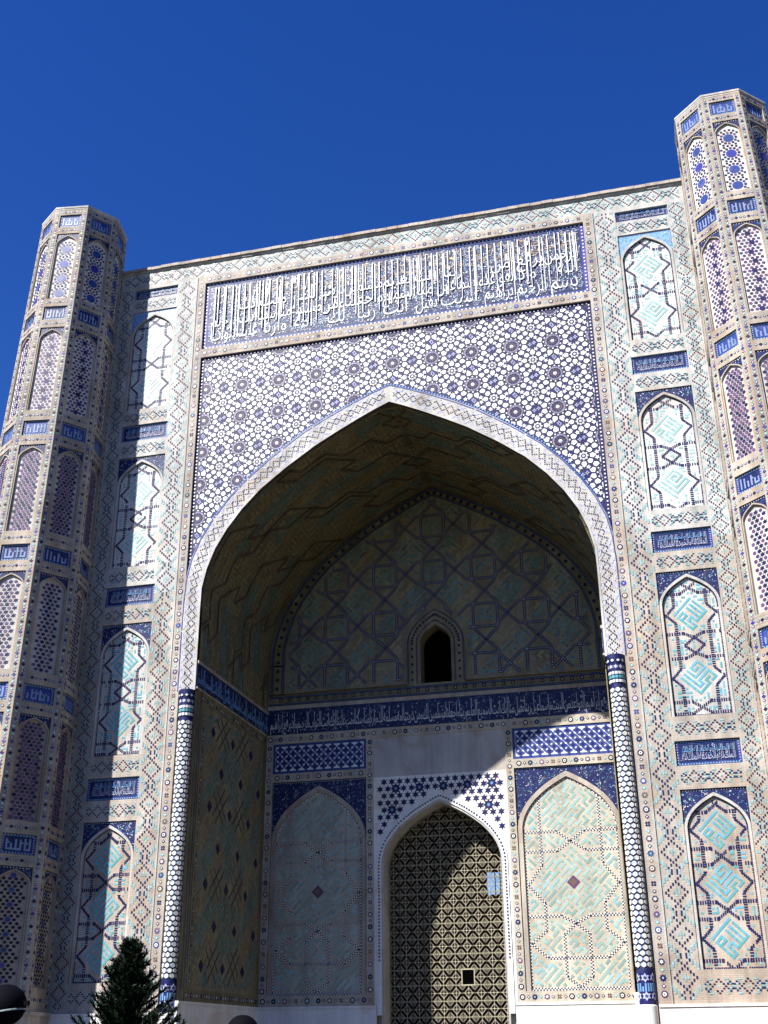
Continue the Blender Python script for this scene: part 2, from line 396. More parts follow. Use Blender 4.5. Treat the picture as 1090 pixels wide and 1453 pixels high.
def word_mesh(word):
    """flat outline mesh of a word in em units: verts 2D, faces, per-vertex island number"""
    if word in _WC: return _WC[word]
    c = bpy.data.curves.new('t', 'FONT'); c.body = shape(word); c.size = 1.0; c.resolution_u = 2; c.offset = -0.009
    o = bpy.data.objects.new('t', c); col.objects.link(o)
    dg = bpy.context.evaluated_depsgraph_get(); e = o.evaluated_get(dg); me = e.to_mesh()
    V = [(v.co.x, v.co.y) for v in me.vertices]; F = [tuple(p.vertices) for p in me.polygons]
    e.to_mesh_clear(); bpy.data.objects.remove(o); bpy.data.curves.remove(c)
    par = list(range(len(V)))
    def fd(a):
        while par[a] != a: par[a] = par[par[a]]; a = par[a]
        return a
    for f in F:
        for a in f[1:]: par[fd(a)] = fd(f[0])
    isl = {}
    I = [isl.setdefault(fd(i), len(isl)) for i in range(len(V))]
    x0 = min(v[0] for v in V); x1 = max(v[0] for v in V)
    V = [(x-x0, y) for x, y in V]
    _WC[word] = (V, F, I, x1-x0)
    return _WC[word]
def put_word(mb, word, fr, u, v, sx, sy, top, mat, h, bold=0.0, xh=0.40, thick=0.02):
    """lettering with its tall strokes drawn up to `top`"""
    V, F, I, w = word_mesh(word); k = mb.mi(mat); b = len(mb.v); n = len(V)
    def yy(y):
        return v+y*sy if y <= xh else v+xh*sy+(y-xh)/(0.72-xh)*(top-v-xh*sy) if y < 0.74 else v+xh*sy+(top-v-xh*sy)+(y-0.74)*sy*0.3
    for lay in (1, 0):
        for (x, y), i in zip(V, I):
            mb.v.append(tuple(fr(u+x*sx, yy(y), h*lay+(0.0012*(i % 9) if lay else -0.002))))
    ed = {}
    for f in F:
        mb.f.append(tuple(b+a for a in f)); mb.m.append(k)
        for a, c in zip(f, f[1:]+f[:1]):
            e = (min(a, c), max(a, c)); ed[e] = None if e in ed else (a, c)
    for e in ed.values():
        if e: mb.f.append((b+e[0], b+n+e[0], b+n+e[1], b+e[1])); mb.m.append(k)
VERSE = 'بسم الله الرحمن الرحيم وإذ يرفع إبراهيم القواعد من البيت وإسماعيل ربنا تقبل منا إنك أنت السميع العليم ربنا واجعلنا مسلمين لك ومن ذريتنا أمة مسلمة لك وأرنا مناسكنا وتب علينا إنك أنت التواب الرحيم'.split()
def text_line(mb, words, fr, uR, uL, v, sy, top, mat, h, gap=0.12):
    """words set from the right end uR to the left end uL"""
    tot = sum(word_mesh(w)[3] for w in words)+gap*(len(words)-1); s = (uR-uL)/tot
    u = uR
    for w in words:
        l = word_mesh(w)[3]*s; put_word(mb, w, fr, u-l, v, s, sy, top, mat, h); u -= l+gap*s

rnd = random.Random(11)
# ------------------------------------------------------------------ ground
g = MB(); FL = frame((0, 0, 0), (1, 0, 0), (0, 1, 0), (0, 0, 1))
g.face([(-400, -400, 0), (400, -400, 0), (400, 400, 0), (-400, 400, 0)], 'paving')
g.build('ground', kind='structure')

# ------------------------------------------------------------------ the portal
portal = thing('mosque_portal', 'monumental tiled portal of a mosque with a deep pointed arch niche', 'mosque', (0, 0, 0))
FA = frame((0, 0, 0), (1, 0, 0), (0, 0, 1), (0, -1, 0))           # front face, h towards the visitor
ZT, XW = 41.45, 15.47
INTR = [(9.5, 16.9), (9.5, 19.0), (9.5, 21.0), (9.48, 22.0), (9.27, 23.0), (8.9, 24.0), (8.33, 25.0), (7.58, 26.0), (6.63, 27.0), (5.36, 28.0), (3.9, 29.0), (2.85, 29.6), (1.62, 30.25), (0.8, 30.65), (0, 31.0)]
OUTR = [(10.34, 16.9), (10.34, 19.0), (10.34, 21.2), (10.34, 22.6), (10.15, 23.55), (9.72, 24.6), (9.12, 25.6), (8.4, 26.6), (7.42, 27.65), (6.05, 28.8), (4.42, 29.95), (3.2, 30.62), (1.78, 31.28), (0.87, 31.65), (0, 31.97)]
full = lambda P: [(-x, z) for x, z in P]+[(x, z) for x, z in P[::-1][1:]]
IN, OUT = full(INTR), full(OUTR)

w = MB()   # core wall behind the revetment
pts = IN
for (x0, z0), (x1, z1) in zip(pts, pts[1:]):
    if abs(x1-x0) > 1e-6:
        for h in (-0.2, -1.6): w.face([FA(x0, z0, h), FA(x1, z1, h), FA(x1, ZT, h), FA(x0, ZT, h)], 'cream_brick')
for s in (-1, 1):
    xa, xb = sorted((s*9.57, s*XW))
    w.rect(xa, 0, xb, ZT, -1.6, -0.2, 'cream_brick', FA, True)
w.rect(-XW, ZT-0.02, XW, ZT, -1.6, -0.2, 'cream_brick', FA)
w.build('wall', portal)
c = MB(); c.rect(-XW, ZT, XW, ZT+0.12, -1.7, 0.06, 'pale_brick', FA, True)
cop = c.build('coping', portal)
nb_ = 52; bl = 2*XW/nb_
c = MB(); c.rect(-bl/2+0.008, 0, bl/2-0.008, 0.17, -1.8, 0.15, 'cream_brick', lambda u, v, h=0: Vector((u, -h, v)), True); cbm = c.mesh('coping_block')
for i in range(nb_):
    q = link('coping_block', cbm, cop); q.location = (-XW+(i+0.5)*bl, rnd.uniform(-.012, .012), ZT+0.12+rnd.uniform(-.012, .008)); q.rotation_euler = (0, rnd.uniform(-.01, .01), 0)
c = MB(); c.rect(-XW, ZT-0.9, XW, ZT, -0.2, 0.0, 'pale_brick', FA)
tb = c.build('border_strip', portal)
o = MB(); diamond_strip(o, lambda u, v, h=0: FA(-15.3+v, ZT-0.45+u, h), 30.6, g=0.083, wcells=4, tq='pale_turquoise')
o.build('diamond_mosaic', tb, 'stuff')

# arch band
b = MB(); b.quadstrip(IN, OUT, -0.2, 0.03, 'pale_brick', FA)
ab = b.build('arch_band', portal)
def path_frame(A, B, hh):
    """(u across -1..1, v along) -> position between polylines A and B"""
    M = [((a[0]+b[0])/2, (a[1]+b[1])/2) for a, b in zip(A, B)]; L = [0]
    for p, q in zip(M, M[1:]): L.append(L[-1]+math.hypot(q[0]-p[0], q[1]-p[1]))
    def f(u, v, h=0):
        v = min(max(v, 0), L[-1]-1e-6); i = 0
        while L[i+1] < v: i += 1
        t = (v-L[i])/(L[i+1]-L[i])
        a = (A[i][0]+(A[i+1][0]-A[i][0])*t, A[i][1]+(A[i+1][1]-A[i][1])*t); c = (B[i][0]+(B[i+1][0]-B[i][0])*t, B[i][1]+(B[i+1][1]-B[i][1])*t)
        mx, my = (a[0]+c[0])/2, (a[1]+c[1])/2; dx, dy = c[0]-a[0], c[1]-a[1]; l = math.hypot(dx, dy)
        return FA(mx+dx/l*u, my+dy/l*u, hh+h)
    return f, L[-1]
hn = len(INTR)
for side in (0, 1):
    A, B = (IN[:hn], OUT[:hn]) if side == 0 else (IN[hn-1:][::-1], OUT[hn-1:][::-1])
    pf, Lp = path_frame(A, B, 0.03)
    o = MB(); diamond_strip(o, pf, Lp-0.2, g=0.075, wcells=5, period=11, amp=3, tq='lettering_tile')
    n = int(Lp/0.09)
    for i in range(n):
        tick(o, 0.47, (i+0.5)*Lp/n, 0.05, 0.085, 'blue', pf)
    o.build('arch_mosaic', ab, 'stuff')

# plain rectangular border pieces: (x0,z0,x1,z1,material)
def slab(x0, z0, x1, z1, mat, name='border_strip', h0=-0.2, h1=0.0, fr=FA, parent=portal):
    m = MB(); m.rect(x0, z0, x1, z1, h0, h1, mat, fr)
    return m.build(name, parent)
LZ = [(39.71, 40.59-0.25), (30.70, 31.67), (21.48, 22.50), (12.00, 13.03)]
AZ = [(32.61, 38.86), (23.53, 29.74), (14.06, 20.53), (4.21, 11.04)]
LI, LO = 12.0, 14.61
FB0, FB1 = 10.36, 10.82
TOPZ = ZT-0.9
for s in (-1, 1):
    sx = lambda a, b: tuple(sorted((s*a, s*b)))
    # ring band beside the great arch
    a, bb = sx(FB0, FB1); st = slab(a, 3.0, bb, TOPZ, 'cream_brick', 'ring_border', h1=0.02)
    o = MB(); ring_band(o, sub(FA, s*(FB0+FB1)/2, 3.2, 0.02), TOPZ-3.4, r=0.14, sp=0.29); o.build('ring_mosaic', st, 'stuff')
    # thin mouldings either side
    for x in (FB1, ):
        a, bb = sx(x, x+0.06); slab(a, 3.0, bb, TOPZ, 'pale_brick', 'moulding', h1=0.05)
    # diamond strips
    a, bb = sx(FB1+0.06, LI); st = slab(a, 3.0, bb, 22.0, 'cream_brick'); slab(a, 22.0, bb, TOPZ, 'pale_brick')
    o = MB(); diamond_strip(o, sub(FA, s*(FB1+0.06+LI)/2, 3.15), TOPZ-3.3); o.build('diamond_mosaic', st, 'stuff')
    a, bb = sx(LO, XW); st = slab(a, 3.0, bb, 22.0, 'cream_brick'); slab(a, 22.0, bb, TOPZ, 'pale_brick')
    o = MB(); diamond_strip(o, sub(FA, s*(LO+XW)/2-s*0.02, 3.15), TOPZ-3.3, g=0.083, wcells=4); o.build('diamond_mosaic', st, 'stuff')
    # cross bars between the panels
    edges = [TOPZ]
    for (l0, l1), (a0, a1) in zip(LZ, AZ): edges += [l1, l0, a1, a0]
    edges.append(3.0)
    a, bb = sx(LI, LO)
    for i in range(0, len(edges), 2):
        z1, z0 = edges[i], edges[i+1]
        if z1-z0 < 0.05: continue
        st = slab(a, z0, bb, z1, 'cream_brick' if z0 < 21 else 'pale_brick')
        if z1-z0 > 0.5:
            o = MB(); diamond_strip(o, lambda u, v, h=0: FA(a+0.06+v, (z0+z1)/2+u, h), LO-LI-0.12, g=0.083, wcells=3, period=13, amp=3); o.build('diamond_mosaic', st, 'stuff')

# label panels --------------------------------------------------------------
def label_panel(parent, fr, w, h, depth, words, field='field_blue', ink='white_tile', seed=0):
    """fr: origin at the lower left corner of the opening"""
    q = random.Random(seed); m = MB(); m.rect(0, 0, w, h, -depth-0.1, -depth, field, fr)
    p = m.build('label_panel', parent)
    f2 = lambda u, v, hh=0: fr(u, v, hh-depth)
    o = MB(); e = min(0.14, h*0.14)
    for (a, b2, c2, d2) in ((0, 0, w, e), (0, h-e, w, h), (0, e, e, h-e), (w-e, e, w, h-e)): o.rect(a, b2, c2, d2, 0, 0.012, 'blue', f2)
    P = [(e/2, e/2), (w-e/2, e/2), (w-e/2, h-e/2), (e/2, h-e/2), (e/2, e/2)]
    dot_line(o, P, 'pale_turquoise', f2, sp=0.11, r=0.032)
    o.build('border', p)
    o = MB()
    if words:
        scroll_dots(o, f2, lambda u, v: True, e+0.05, e+0.05, w-e-0.05, h-e-0.05, 70, q, r=(0.012, 0.026), h=0.006)
        text_line(o, words, f2, w-e-0.10, e+0.10, e+0.10*h, h*0.42, h-e-0.04, ink, 0.02); text_line(o, words[::-1], f2, w-e-0.14, e+0.14, e+0.42*h, h*0.34, h-e-0.06, 'sky_blue', 0.034)
    else:   # square kufic word
        n = max(9, int((w-2*e)/0.085)); cw = (w-2*e-0.08)/n
        for i in range(0, n, 2):
            x = e+0.04+(i+0.5)*cw; t = q.choice((0.55, 0.9, 0.9, 1.0)); y0 = e+0.05; y1 = e+0.05+(h-2*e-0.1)*t
            o.rect(x-cw*0.42, y0, x+cw*0.42, y1, 0, 0.014, ink, f2)
            if q.random() < 0.6 and i < n-2: o.rect(x+cw*0.44, y0, x+cw*1.56, y0+cw*1.1, 0, 0.014, ink, f2)
            if q.random() < 0.4 and i < n-2: y = y0+(h-2*e)*0.45; o.rect(x+cw*0.44, y, x+cw*1.2, y+cw, 0, 0.014, ink, f2)
    o.build('script', p)
    return p

# arched panels -------------------------------------------------------------
def arched_panel(parent, fr, w, h, depth, field, fill, spand='blue', seed=0, mould='pale_brick', sill=True, dens=75, name='arched_panel'):
    """fr: origin at the middle of the sill of the opening"""
    q = random.Random(seed); hw = w/2
    m = MB(); m.rect(-hw, 0, hw, h, -depth-0.1, -depth, field, fr)
    p = m.build(name, parent)
    za = h-0.045*w-0.04; zs = h-0.62*w
    A = arch(hw*0.985, zs, za)
    s = MB(); top = [(x, h) for x, z in A]
    s.quadstrip(A, top, -depth-0.02, -depth*0.45, spand, fr)
    f3 = lambda u, v, hh=0: fr(u, v, hh-depth*0.45)
    scroll_dots(s, f3, lambda u, v: v > interp(A, u)+0.07, -hw+0.04, zs, hw-0.04, h-0.04, dens, q, r=(0.014, 0.03), h=0.008)
    dot_line(s, [(-hw+0.06, h-0.06), (hw-0.06, h-0.06)], 'white_tile', f3, sp=0.11, r=0.022, h1=0.012)
    s.build('spandrel', p)
    mw = 0.042*w
    O2 = arch(hw*0.985, zs, za, foot=0.0); I2 = arch(hw*0.985-mw, zs, za-mw*1.25, foot=0.0)
    s = MB(); s.quadstrip(O2, I2, -depth-0.02, -depth*0.2, mould, fr)
    s.build('frame', p)
    f2 = lambda u, v, hh=0: fr(u, v, hh-depth)
    wi = hw*0.985-mw; Ain = arch(wi-0.02, zs, za-mw*1.25-0.03)
    lim = lambda u: interp(Ain, u)
    fill(p, f2, wi-0.03, zs, za-mw*1.25-0.03, lim, q)
    return p
def clipped(lines, lim, w):
    out = []
    for L in lines:
        cur = []
        for (x0, y0), (x1, y1) in zip(L, L[1:]):
            n = max(1, int(math.hypot(x1-x0, y1-y0)/0.1))
            for i in range(n+1):
                t = i/n; x = x0+(x1-x0)*t; y = y0+(y1-y0)*t
                ok = abs(x) <= w+1e-6 and y <= lim(max(-w, min(w, x)))-0.02 and y > 0.01
                if ok:
                    if i == 0 or i == n or not cur: cur.append((x, y))
                    else: last = (x, y); cur.append(last) if i == n else None
                else:
                    if len(cur) > 0 and i > 0:
                        t2 = (i-1)/n; cur.append((x0+(x1-x0)*t2, y0+(y1-y0)*t2)); out.append(cur)
                    cur = []
        if len(cur) > 1: out.append(cur)
    return [L for L in out if len(L) > 1]
def strap_lines(w, zc, zx, hx, zt, zb=0.0, rhomb=()):
    """zc: kufic lozenge centres; zx: heights where the straps cross"""
    L = []
    for z in zx:
        r = 0.33*w
        if z in rhomb:
            for s in (-1, 1):
                L.append([(s*w, z+2.2*hx), (s*0.36*w, z+2.2*hx), (0, z+1.4*hx), (-s*0.36*w, z), (0, z-1.4*hx), (s*0.36*w, z-2.2*hx), (s*w, z-2.2*hx)])
        else:
            for s in (-1, 1): L.append([(s*w, z+hx), (s*r, z+hx), (-s*r, z-hx), (-s*w, z-hx)])
    ev = sorted([(z, 'c') for z in zc]+[(z, 'x') for z in zx])
    for s in (-1, 1):
        P = [(s*0.6*w, zb)]
        for z, k in ev:
            if k == 'c':
                d = 0.34*w
                P += [(s*0.6*w, z-d), (s*0.93*w, z), (s*0.6*w, z+d)]
        P.append((s*0.6*w, zt)); L.append(P)
    return L
def fill_kufic(variant):
    def fill(p, fr, w, zs, za, lim, q):
        o = MB()
        if variant == 4: zc = [0.17*za, 0.485*za, 0.80*za]; zx = [0.0, 0.328*za, 0.642*za, 0.955*za]; rh = ()
        elif variant == 3: zc = [0.27*za, 0.73*za]; zx = [0.06*za, 0.50*za, 0.925*za]; rh = (0.50*za,)
        elif variant == 2: zc = [0.22*za, 0.70*za]; zx = [0.0, 0.46*za, 0.93*za]; rh = (0.46*za,)
        else: zc = [0.25*za, 0.71*za]; zx = [0.02*za, 0.48*za, 0.93*za]; rh = ()
        L = clipped(strap_lines(w, zc, zx, (0.27 if not rh else 0.22)*w, za, 0.0, rh), lim, w)
        for l in L: tick_line(o, l, 'navy', fr, sp=0.098, a=0.056, b=0.14)
        A = arch(w, zs, za, foot=0.03); tick_line(o, A, 'navy', fr, sp=0.08, a=0.05, b=0.06)
        tick_line(o, [(-w, 0.04), (w, 0.04)], 'navy', fr, sp=0.08, a=0.06, b=0.05)
        o.build('strapwork', p, 'stuff')
        tq = {4: 'turquoise', 3: 'turquoise', 2: 'pale_turquoise', 1: 'pale_turquoise'}[variant]
        for i, z in enumerate(zc):
            o = MB(); cell = 0.70*w*math.sqrt(2)/11.5
            bitmap(o, KUF[(0, 2, 0)[(i+(variant == 3)) % 3]] if variant > 2 else KUF[(1, 0)[i % 2]], cell, tq, sub(fr, 0, z, 0, math.pi/4))
            o.build('kufic_word', p)
        o = MB(); far = away(L, 0.12)
        def ok(u, v):
            if v > lim(u)-0.1 or v < 0.1 or abs(u) > w-0.1 or not far(u, v): return False
            return all(abs(u)+abs(v-z) > 0.84*w for z in zc) and (int(u*3.1+50)*7+int(v*2.7)*13) % 5 < 3
        maze_fill(o, fr, -w, 0.05, w, za, 0.085, tq, ok, q, ang=0.0)
        o.build('turquoise_mosaic', p, 'stuff')
    return fill
for s in (-1, 1):
    x0 = LI if s > 0 else -LO
    for i, (z0, z1) in enumerate(LZ):
        lp = label_panel(portal, sub(FA, x0, z0), LO-LI, z1-z0, 0.10, ['الملك', 'لله', 'والحمد', 'لله', 'الملك', 'لله'], seed=20+i, ink='lettering_tile')
    for i, (z0, z1) in enumerate(AZ):
        arched_panel(portal, sub(FA, (LI+LO)/2*s, z0), LO-LI, z1-z0, 0.14, ('white_brick', 'white_brick', 'pale_brick', 'cream_brick')[i], fill_kufic(i+1), seed=30+i+(10 if s > 0 else 0), spand='field_blue' if i > 0 else 'sky_blue')

# great inscription ----------------------------------------------------------
ZP0, ZP1, XP = 35.80, TOPZ-0.46, 10.36
for z0, z1 in ((35.28, 35.80), (ZP1, TOPZ)):
    st = slab(-XP, z0, XP, z1, 'cream_brick', 'ring_border', h1=0.02)
    o = MB(); zc_ = (z0+z1)/2; ring_band(o, lambda u, v, h=0: FA(-XP+v, zc_+u, h+0.02), 2*XP, r=0.13, sp=0.29); o.build('ring_mosaic', st, 'stuff')
m = MB(); m.rect(-XP, ZP0, XP, ZP1, -0.3, -0.12, 'field_blue', FA)
ip = m.build('inscription_panel', portal, label='blue tile panel with tall white Arabic lettering under the coping')
fi = sub(FA, 0, 0, -0.12)
o = MB()
for (a, b2, c2, d2) in ((-XP, ZP0, XP, ZP0+0.22), (-XP, ZP1-0.22, XP, ZP1), (-XP, ZP0+0.22, -XP+0.22, ZP1-0.22), (XP-0.22, ZP0+0.22, XP, ZP1-0.22)): o.rect(a, b2, c2, d2, 0, 0.012, 'blue', fi)
dot_line(o, [(-XP+0.11, ZP0+0.11), (XP-0.11, ZP0+0.11), (XP-0.11, ZP1-0.11), (-XP+0.11, ZP1-0.11), (-XP+0.11, ZP0+0.11)], 'white_tile', fi, sp=0.21, r=0.055)
o.build('dotted_border', ip, 'stuff')
o = MB()
scroll_dots(o, fi, lambda u, v: True, -XP+0.3, ZP0+0.3, XP-0.3, ZP1-0.3, 120, rnd, mats=('sky_blue', 'white_tile', 'turquoise', 'purple', 'lettering_tile', 'white_tile'), r=(0.018, 0.036))
for _ in range(900):      # tan second script high up between the tall strokes
    u = rnd.uniform(-9.9, 9.9); v = rnd.uniform(ZP1-1.6, ZP1-0.4); l = rnd.choice((0.12, 0.2, 0.32))
    if rnd.random() < 0.5: o.rect(u, v, u+l, v+0.035, 0, 0.016+rnd.uniform(0, .003), rnd.choice(('tan', 'purple', 'tan')), fi)
    else: o.rect(u, v, u+0.035, v+l*0.8, 0, 0.016+rnd.uniform(0, .003), rnd.choice(('tan', 'purple', 'sky_blue')), fi)
o.build('scroll_mosaic', ip, 'stuff')
o = MB(); n = 0
# three storeys of words, read from the right: each group is set one above the other
uR = XP-0.42; groups = [VERSE[i:i+3] for i in range(0, len(VERSE), 3)]
wid = [max(word_mesh(x)[3] for x in pr)+0.06 for pr in groups]; sc = (2*XP-0.84)/sum(wid)
for pr, wd in zip(groups, wid):
    for k, wrd in enumerate(pr):
        l = word_mesh(wrd)[3]; sx_ = sc*min(1.35, (wd-0.05)/l); off_ = rnd.uniform(0, max(0, (wd-0.05)*sc-l*sx_))
        put_word(o, wrd, fi, uR-off_-l*sx_, ZP0+(0.52, 1.38, 2.25)[k], sx_, (1.25, 1.15, 1.05)[k], ZP1-0.32-0.07*k, 'white_tile', 0.03+0.014*k)
    uR -= wd*sc
for i in range(54):      # further tall uprights of the lettering
    u = XP-0.5-i*(2*XP-1.0)/53+rnd.uniform(-0.12, 0.12); b0 = ZP0+rnd.choice((0.8, 1.2, 1.6)); o.prism([(u-0.014, b0), (u+0.014, b0), (u+0.024, ZP1-0.5), (u+0.018, ZP1-0.36), (u-0.03, ZP1-0.42)], 0, 0.075+0.0004*i, 'white_tile', fi)
o.build('lettering', ip, label='white Arabic lettering in tall strokes')

# great spandrel -------------------------------------------------------------
ZS1 = 35.28
s = MB()
xs = sorted(set([round(x, 3) for x, z in OUT if abs(x) <= XP]+[-XP, XP]))
xs = [x for x in xs if abs(x) <= 10.345]
P = [(x, interp(OUT, x)) for x in xs]
Pz = [(x, max(z, 21.5)) for x, z in P]
s.quadstrip([(-XP, 21.5)]+Pz+[(XP, 21.5)], [(-XP, ZS1)]+[(x, ZS1) for x, z in Pz]+[(XP, ZS1)], -0.3, -0.10, 'navy', FA)
sp = s.build('spandrel', portal, label='spandrel mosaic of white hexagons and dark rosettes')
fs = sub(FA, 0, 0, -0.10)
A_, B_ = 2.035, 1.87
pts = [(0, 0, 0.224, 'R')]
for k in range(12): pts.append((0.655*math.cos(R(15+30*k)), 0.655*math.sin(R(15+30*k)), 0, 'H'))
cx_, cy_ = A_/2, B_/2
pts.append((cx_, cy_, 0.05, 'S'))
for k in range(8): pts.append((cx_+0.40*math.cos(R(45*k)), cy_+0.40*math.sin(R(45*k)), 0, 'h'))
for k in range(8): pts.append((cx_+0.64*math.cos(R(22.5+45*k)), cy_+0.62*math.sin(R(22.5+45*k)), -0.01, '5'))
pts += [(A_/2-0.12, 0, -0.01, '4'), (A_/2+0.12, 0, -0.01, '4'), (0, B_/2-0.1, -0.02, '4'), (0, B_/2+0.1, -0.02, '4')]
allp = [(x+i*A_, y+j*B_, wt, t) for i in (-1, 0, 1) for j in (-1, 0, 1) for x, y, wt, t in pts]
cells = []
for x, y, wt, t in pts:
    poly = [(x-1, y-1), (x+1, y-1), (x+1, y+1), (x-1, y+1)]
    for X, Y, W_, T in allp:
        dx, dy = X-x, Y-y; d2 = dx*dx+dy*dy
        if d2 < 1e-9 or d2 > 4: continue
        poly = clip(poly, dx, dy, (d2+wt-W_)/2+dx*x+dy*y)
        if len(poly) < 3: break
    if len(poly) >= 3: cells.append((poly, (x, y), t))
def in_sp(u, v, m=0.12):
    return abs(u) < XP-0.27 and v < ZS1-0.22 and v > max(interp(OUT, u), 21.5)+0.22+m*0
ros = MB()
I0 = lambda u, v, h=0: Vector((u, -h, v))
ros.prism(star(12, 0.53, 0.45), 0, 0.006, 'ink', I0)
for k in range(12):
    a = R(30*k+15)
    for r0_, r1_, wd, mt in ((0.10, 0.25, 0.034, 'purple'), (0.26, 0.41, 0.062, 'rosette_tile')):
        ca, sa = math.cos(a), math.sin(a); mid = (r0_+r1_)/2
        ros.prism([(r0_*ca, r0_*sa), (mid*ca+wd*sa, mid*sa-wd*ca), (r1_*ca, r1_*sa), (mid*ca-wd*sa, mid*sa+wd*ca)], 0, 0.012, mt, I0)
    a2 = R(30*k)
    ros.prism(ngon(4, 0.042, 0.33*math.cos(a2), 0.33*math.sin(a2), a2), 0, 0.014, 'sky_blue', I0)
    ros.prism(ngon(4, 0.05, 0.44*math.cos(a2), 0.44*math.sin(a2), a2), 0, 0.014, 'white_tile', I0)
ros.prism(ngon(12, 0.092), 0, 0.014, 'white_tile', I0); ros.prism(ngon(10, 0.055), 0, 0.020, 'turquoise', I0); ros.prism(ngon(8, 0.028), 0, 0.026, 'white_tile', I0)
rosm = ros.mesh('rosette')
hx = MB(); nros = 0
rospieces = []
for f_, mi_ in zip(ros.f, ros.m):
    vv = [ros.v[i] for i in f_]
    if max(abs(v_[1]-vv[0][1]) for v_ in vv) < 1e-6: rospieces.append((([(v_[0], v_[2]) for v_ in vv], -vv[0][1]), ros.mats[mi_]))
def put_sp(poly, h, mat):
    """a tile of the spandrel field, cut straight along the frame and left out under the arch"""
    for a, b2, c2 in ((1, 0, XP-0.24), (-1, 0, XP-0.24), (0, 1, ZS1-0.22)):
        if any(a*x+b2*y > c2 for x, y in poly): poly = clip(poly, a, b2, c2)
        if len(poly) < 3: return
    if min(y for x, y in poly) < 21.6: return
    lowpt = [(x, y-interp(OUT, x)-0.2) for x, y in poly]
    if min(d for _, d in lowpt) < 0:
        if max(d for _, d in lowpt) < 0.08: return
        for _ in range(3):
            x, d = min(lowpt, key=lambda q: q[1])
            if d >= -0.005: break
            e = 0.05; sl_ = (interp(OUT, min(x+e, XP))-interp(OUT, max(x-e, -XP)))/(2*e); c0 = interp(OUT, x)+0.2
            poly = clip(poly, sl_, -1, sl_*x-c0)
            if len(poly) < 3: return
            lowpt = [(x_, y-interp(OUT, x_)-0.2) for x_, y in poly]
    hx.prism(poly, 0, h, mat, fs)

OX, OZ = 0.18, 33.29
for i in range(-7, 8):
    for j in range(-8, 3):
        ox, oz = OX+i*A_, OZ+j*B_
        for poly, (x, y), t in cells:
            u, v = ox+x, oz+y
            if t == 'R':
                if in_sp(u, v) and in_sp(u+0.45, v) and in_sp(u-0.45, v) and in_sp(u, v-0.45) and in_sp(u, v+0.4):
                    q = link('rosette', rosm, sp); q.location = fs(u, v, 0.0); nros += 1
                    continue
                if not (in_sp(u, v) or in_sp(u+0.3, v) or in_sp(u-0.3, v) or in_sp(u, v-0.3) or in_sp(u, v+0.3)): continue
                for rp_, mt_ in rospieces:      # rosette cut by the edge of the field
                    put_sp([(u+a, v+b2) for a, b2 in rp_[0]], rp_[1], mt_)
                continue
            P2 = [(ox+a, oz+b2) for a, b2 in poly]
            _, cc = shrink(P2, 1)
            if t in 'Hh':
                Q, _ = shrink(P2, 0.75 if t == 'H' else 0.73); put_sp(Q, 0.012+rnd.uniform(0, .004), 'ivory_tile' if rnd.random() < 0.2 else 'white_tile')
            elif t == 'S':
                put_sp(star(8, 0.25, 0.165, u, v), 0.008, 'ivory_tile'); put_sp(star(8, 0.20, 0.125, u, v), 0.012, 'navy')
                for k in range(8): put_sp(ngon(4, 0.034, u+0.145*math.cos(R(45*k)), v+0.145*math.sin(R(45*k)), R(45*k)), 0.016, 'white_tile')
                put_sp(ngon(8, 0.062, u, v), 0.018, 'white_tile'); put_sp(ngon(6, 0.025, u, v), 0.022, 'blue')
            elif t == '5':
                                a = math.atan2(v-(oz+cy_), u-(ox+cx_)); put_sp(star(5, 0.13, 0.06, cc[0], cc[1], a), 0.014, 'white_tile')
            else:
                put_sp(star(4, 0.125, 0.055, cc[0], cc[1]), 0.010, 'lettering_tile'); put_sp(star(4, 0.06, 0.025, cc[0], cc[1]), 0.014, 'blue')
hx.build('hexagon_mosaic', sp, 'stuff')
o = MB()
dot_line(o, [(-XP+0.12, 23), (-XP+0.12, ZS1-0.12), (XP-0.12, ZS1-0.12), (XP-0.12, 23)], 'white_tile', fs, sp=0.2, r=0.05)
OO = offset_arch(OUT, 0.12)
for A2 in (OO,):
    seg = [p for p in A2 if abs(p[0]) < XP-0.15 and p[1] > 22.5]
    dot_line(o, seg, 'sky_blue', fs, sp=0.16, r=0.05)
o.build('dotted_border', sp, 'stuff')
b = MB(); b.quadstrip([p for p in OUT if p[1] > 21.9], [p for p, q in zip(offset_arch(OUT, 0.05), OUT) if q[1] > 21.9], -0.2, 0.0, 'blue', FA)
b.build('arch_edge', portal)
b = MB(); b.quadstrip(offset_arch(IN, 0.10), offset_arch(IN, 0.0), -0.02, 0.055, 'pale_brick', FA)
b.build('arch_edge', portal)
for s_ in (-1, 1):      # straight legs of the field beside the arch foot
    a, bb = sorted((s_*10.34, s_*FB0)); slab(a, 3.0, bb, 21.5, 'pale_brick', 'moulding', h1=0.03)

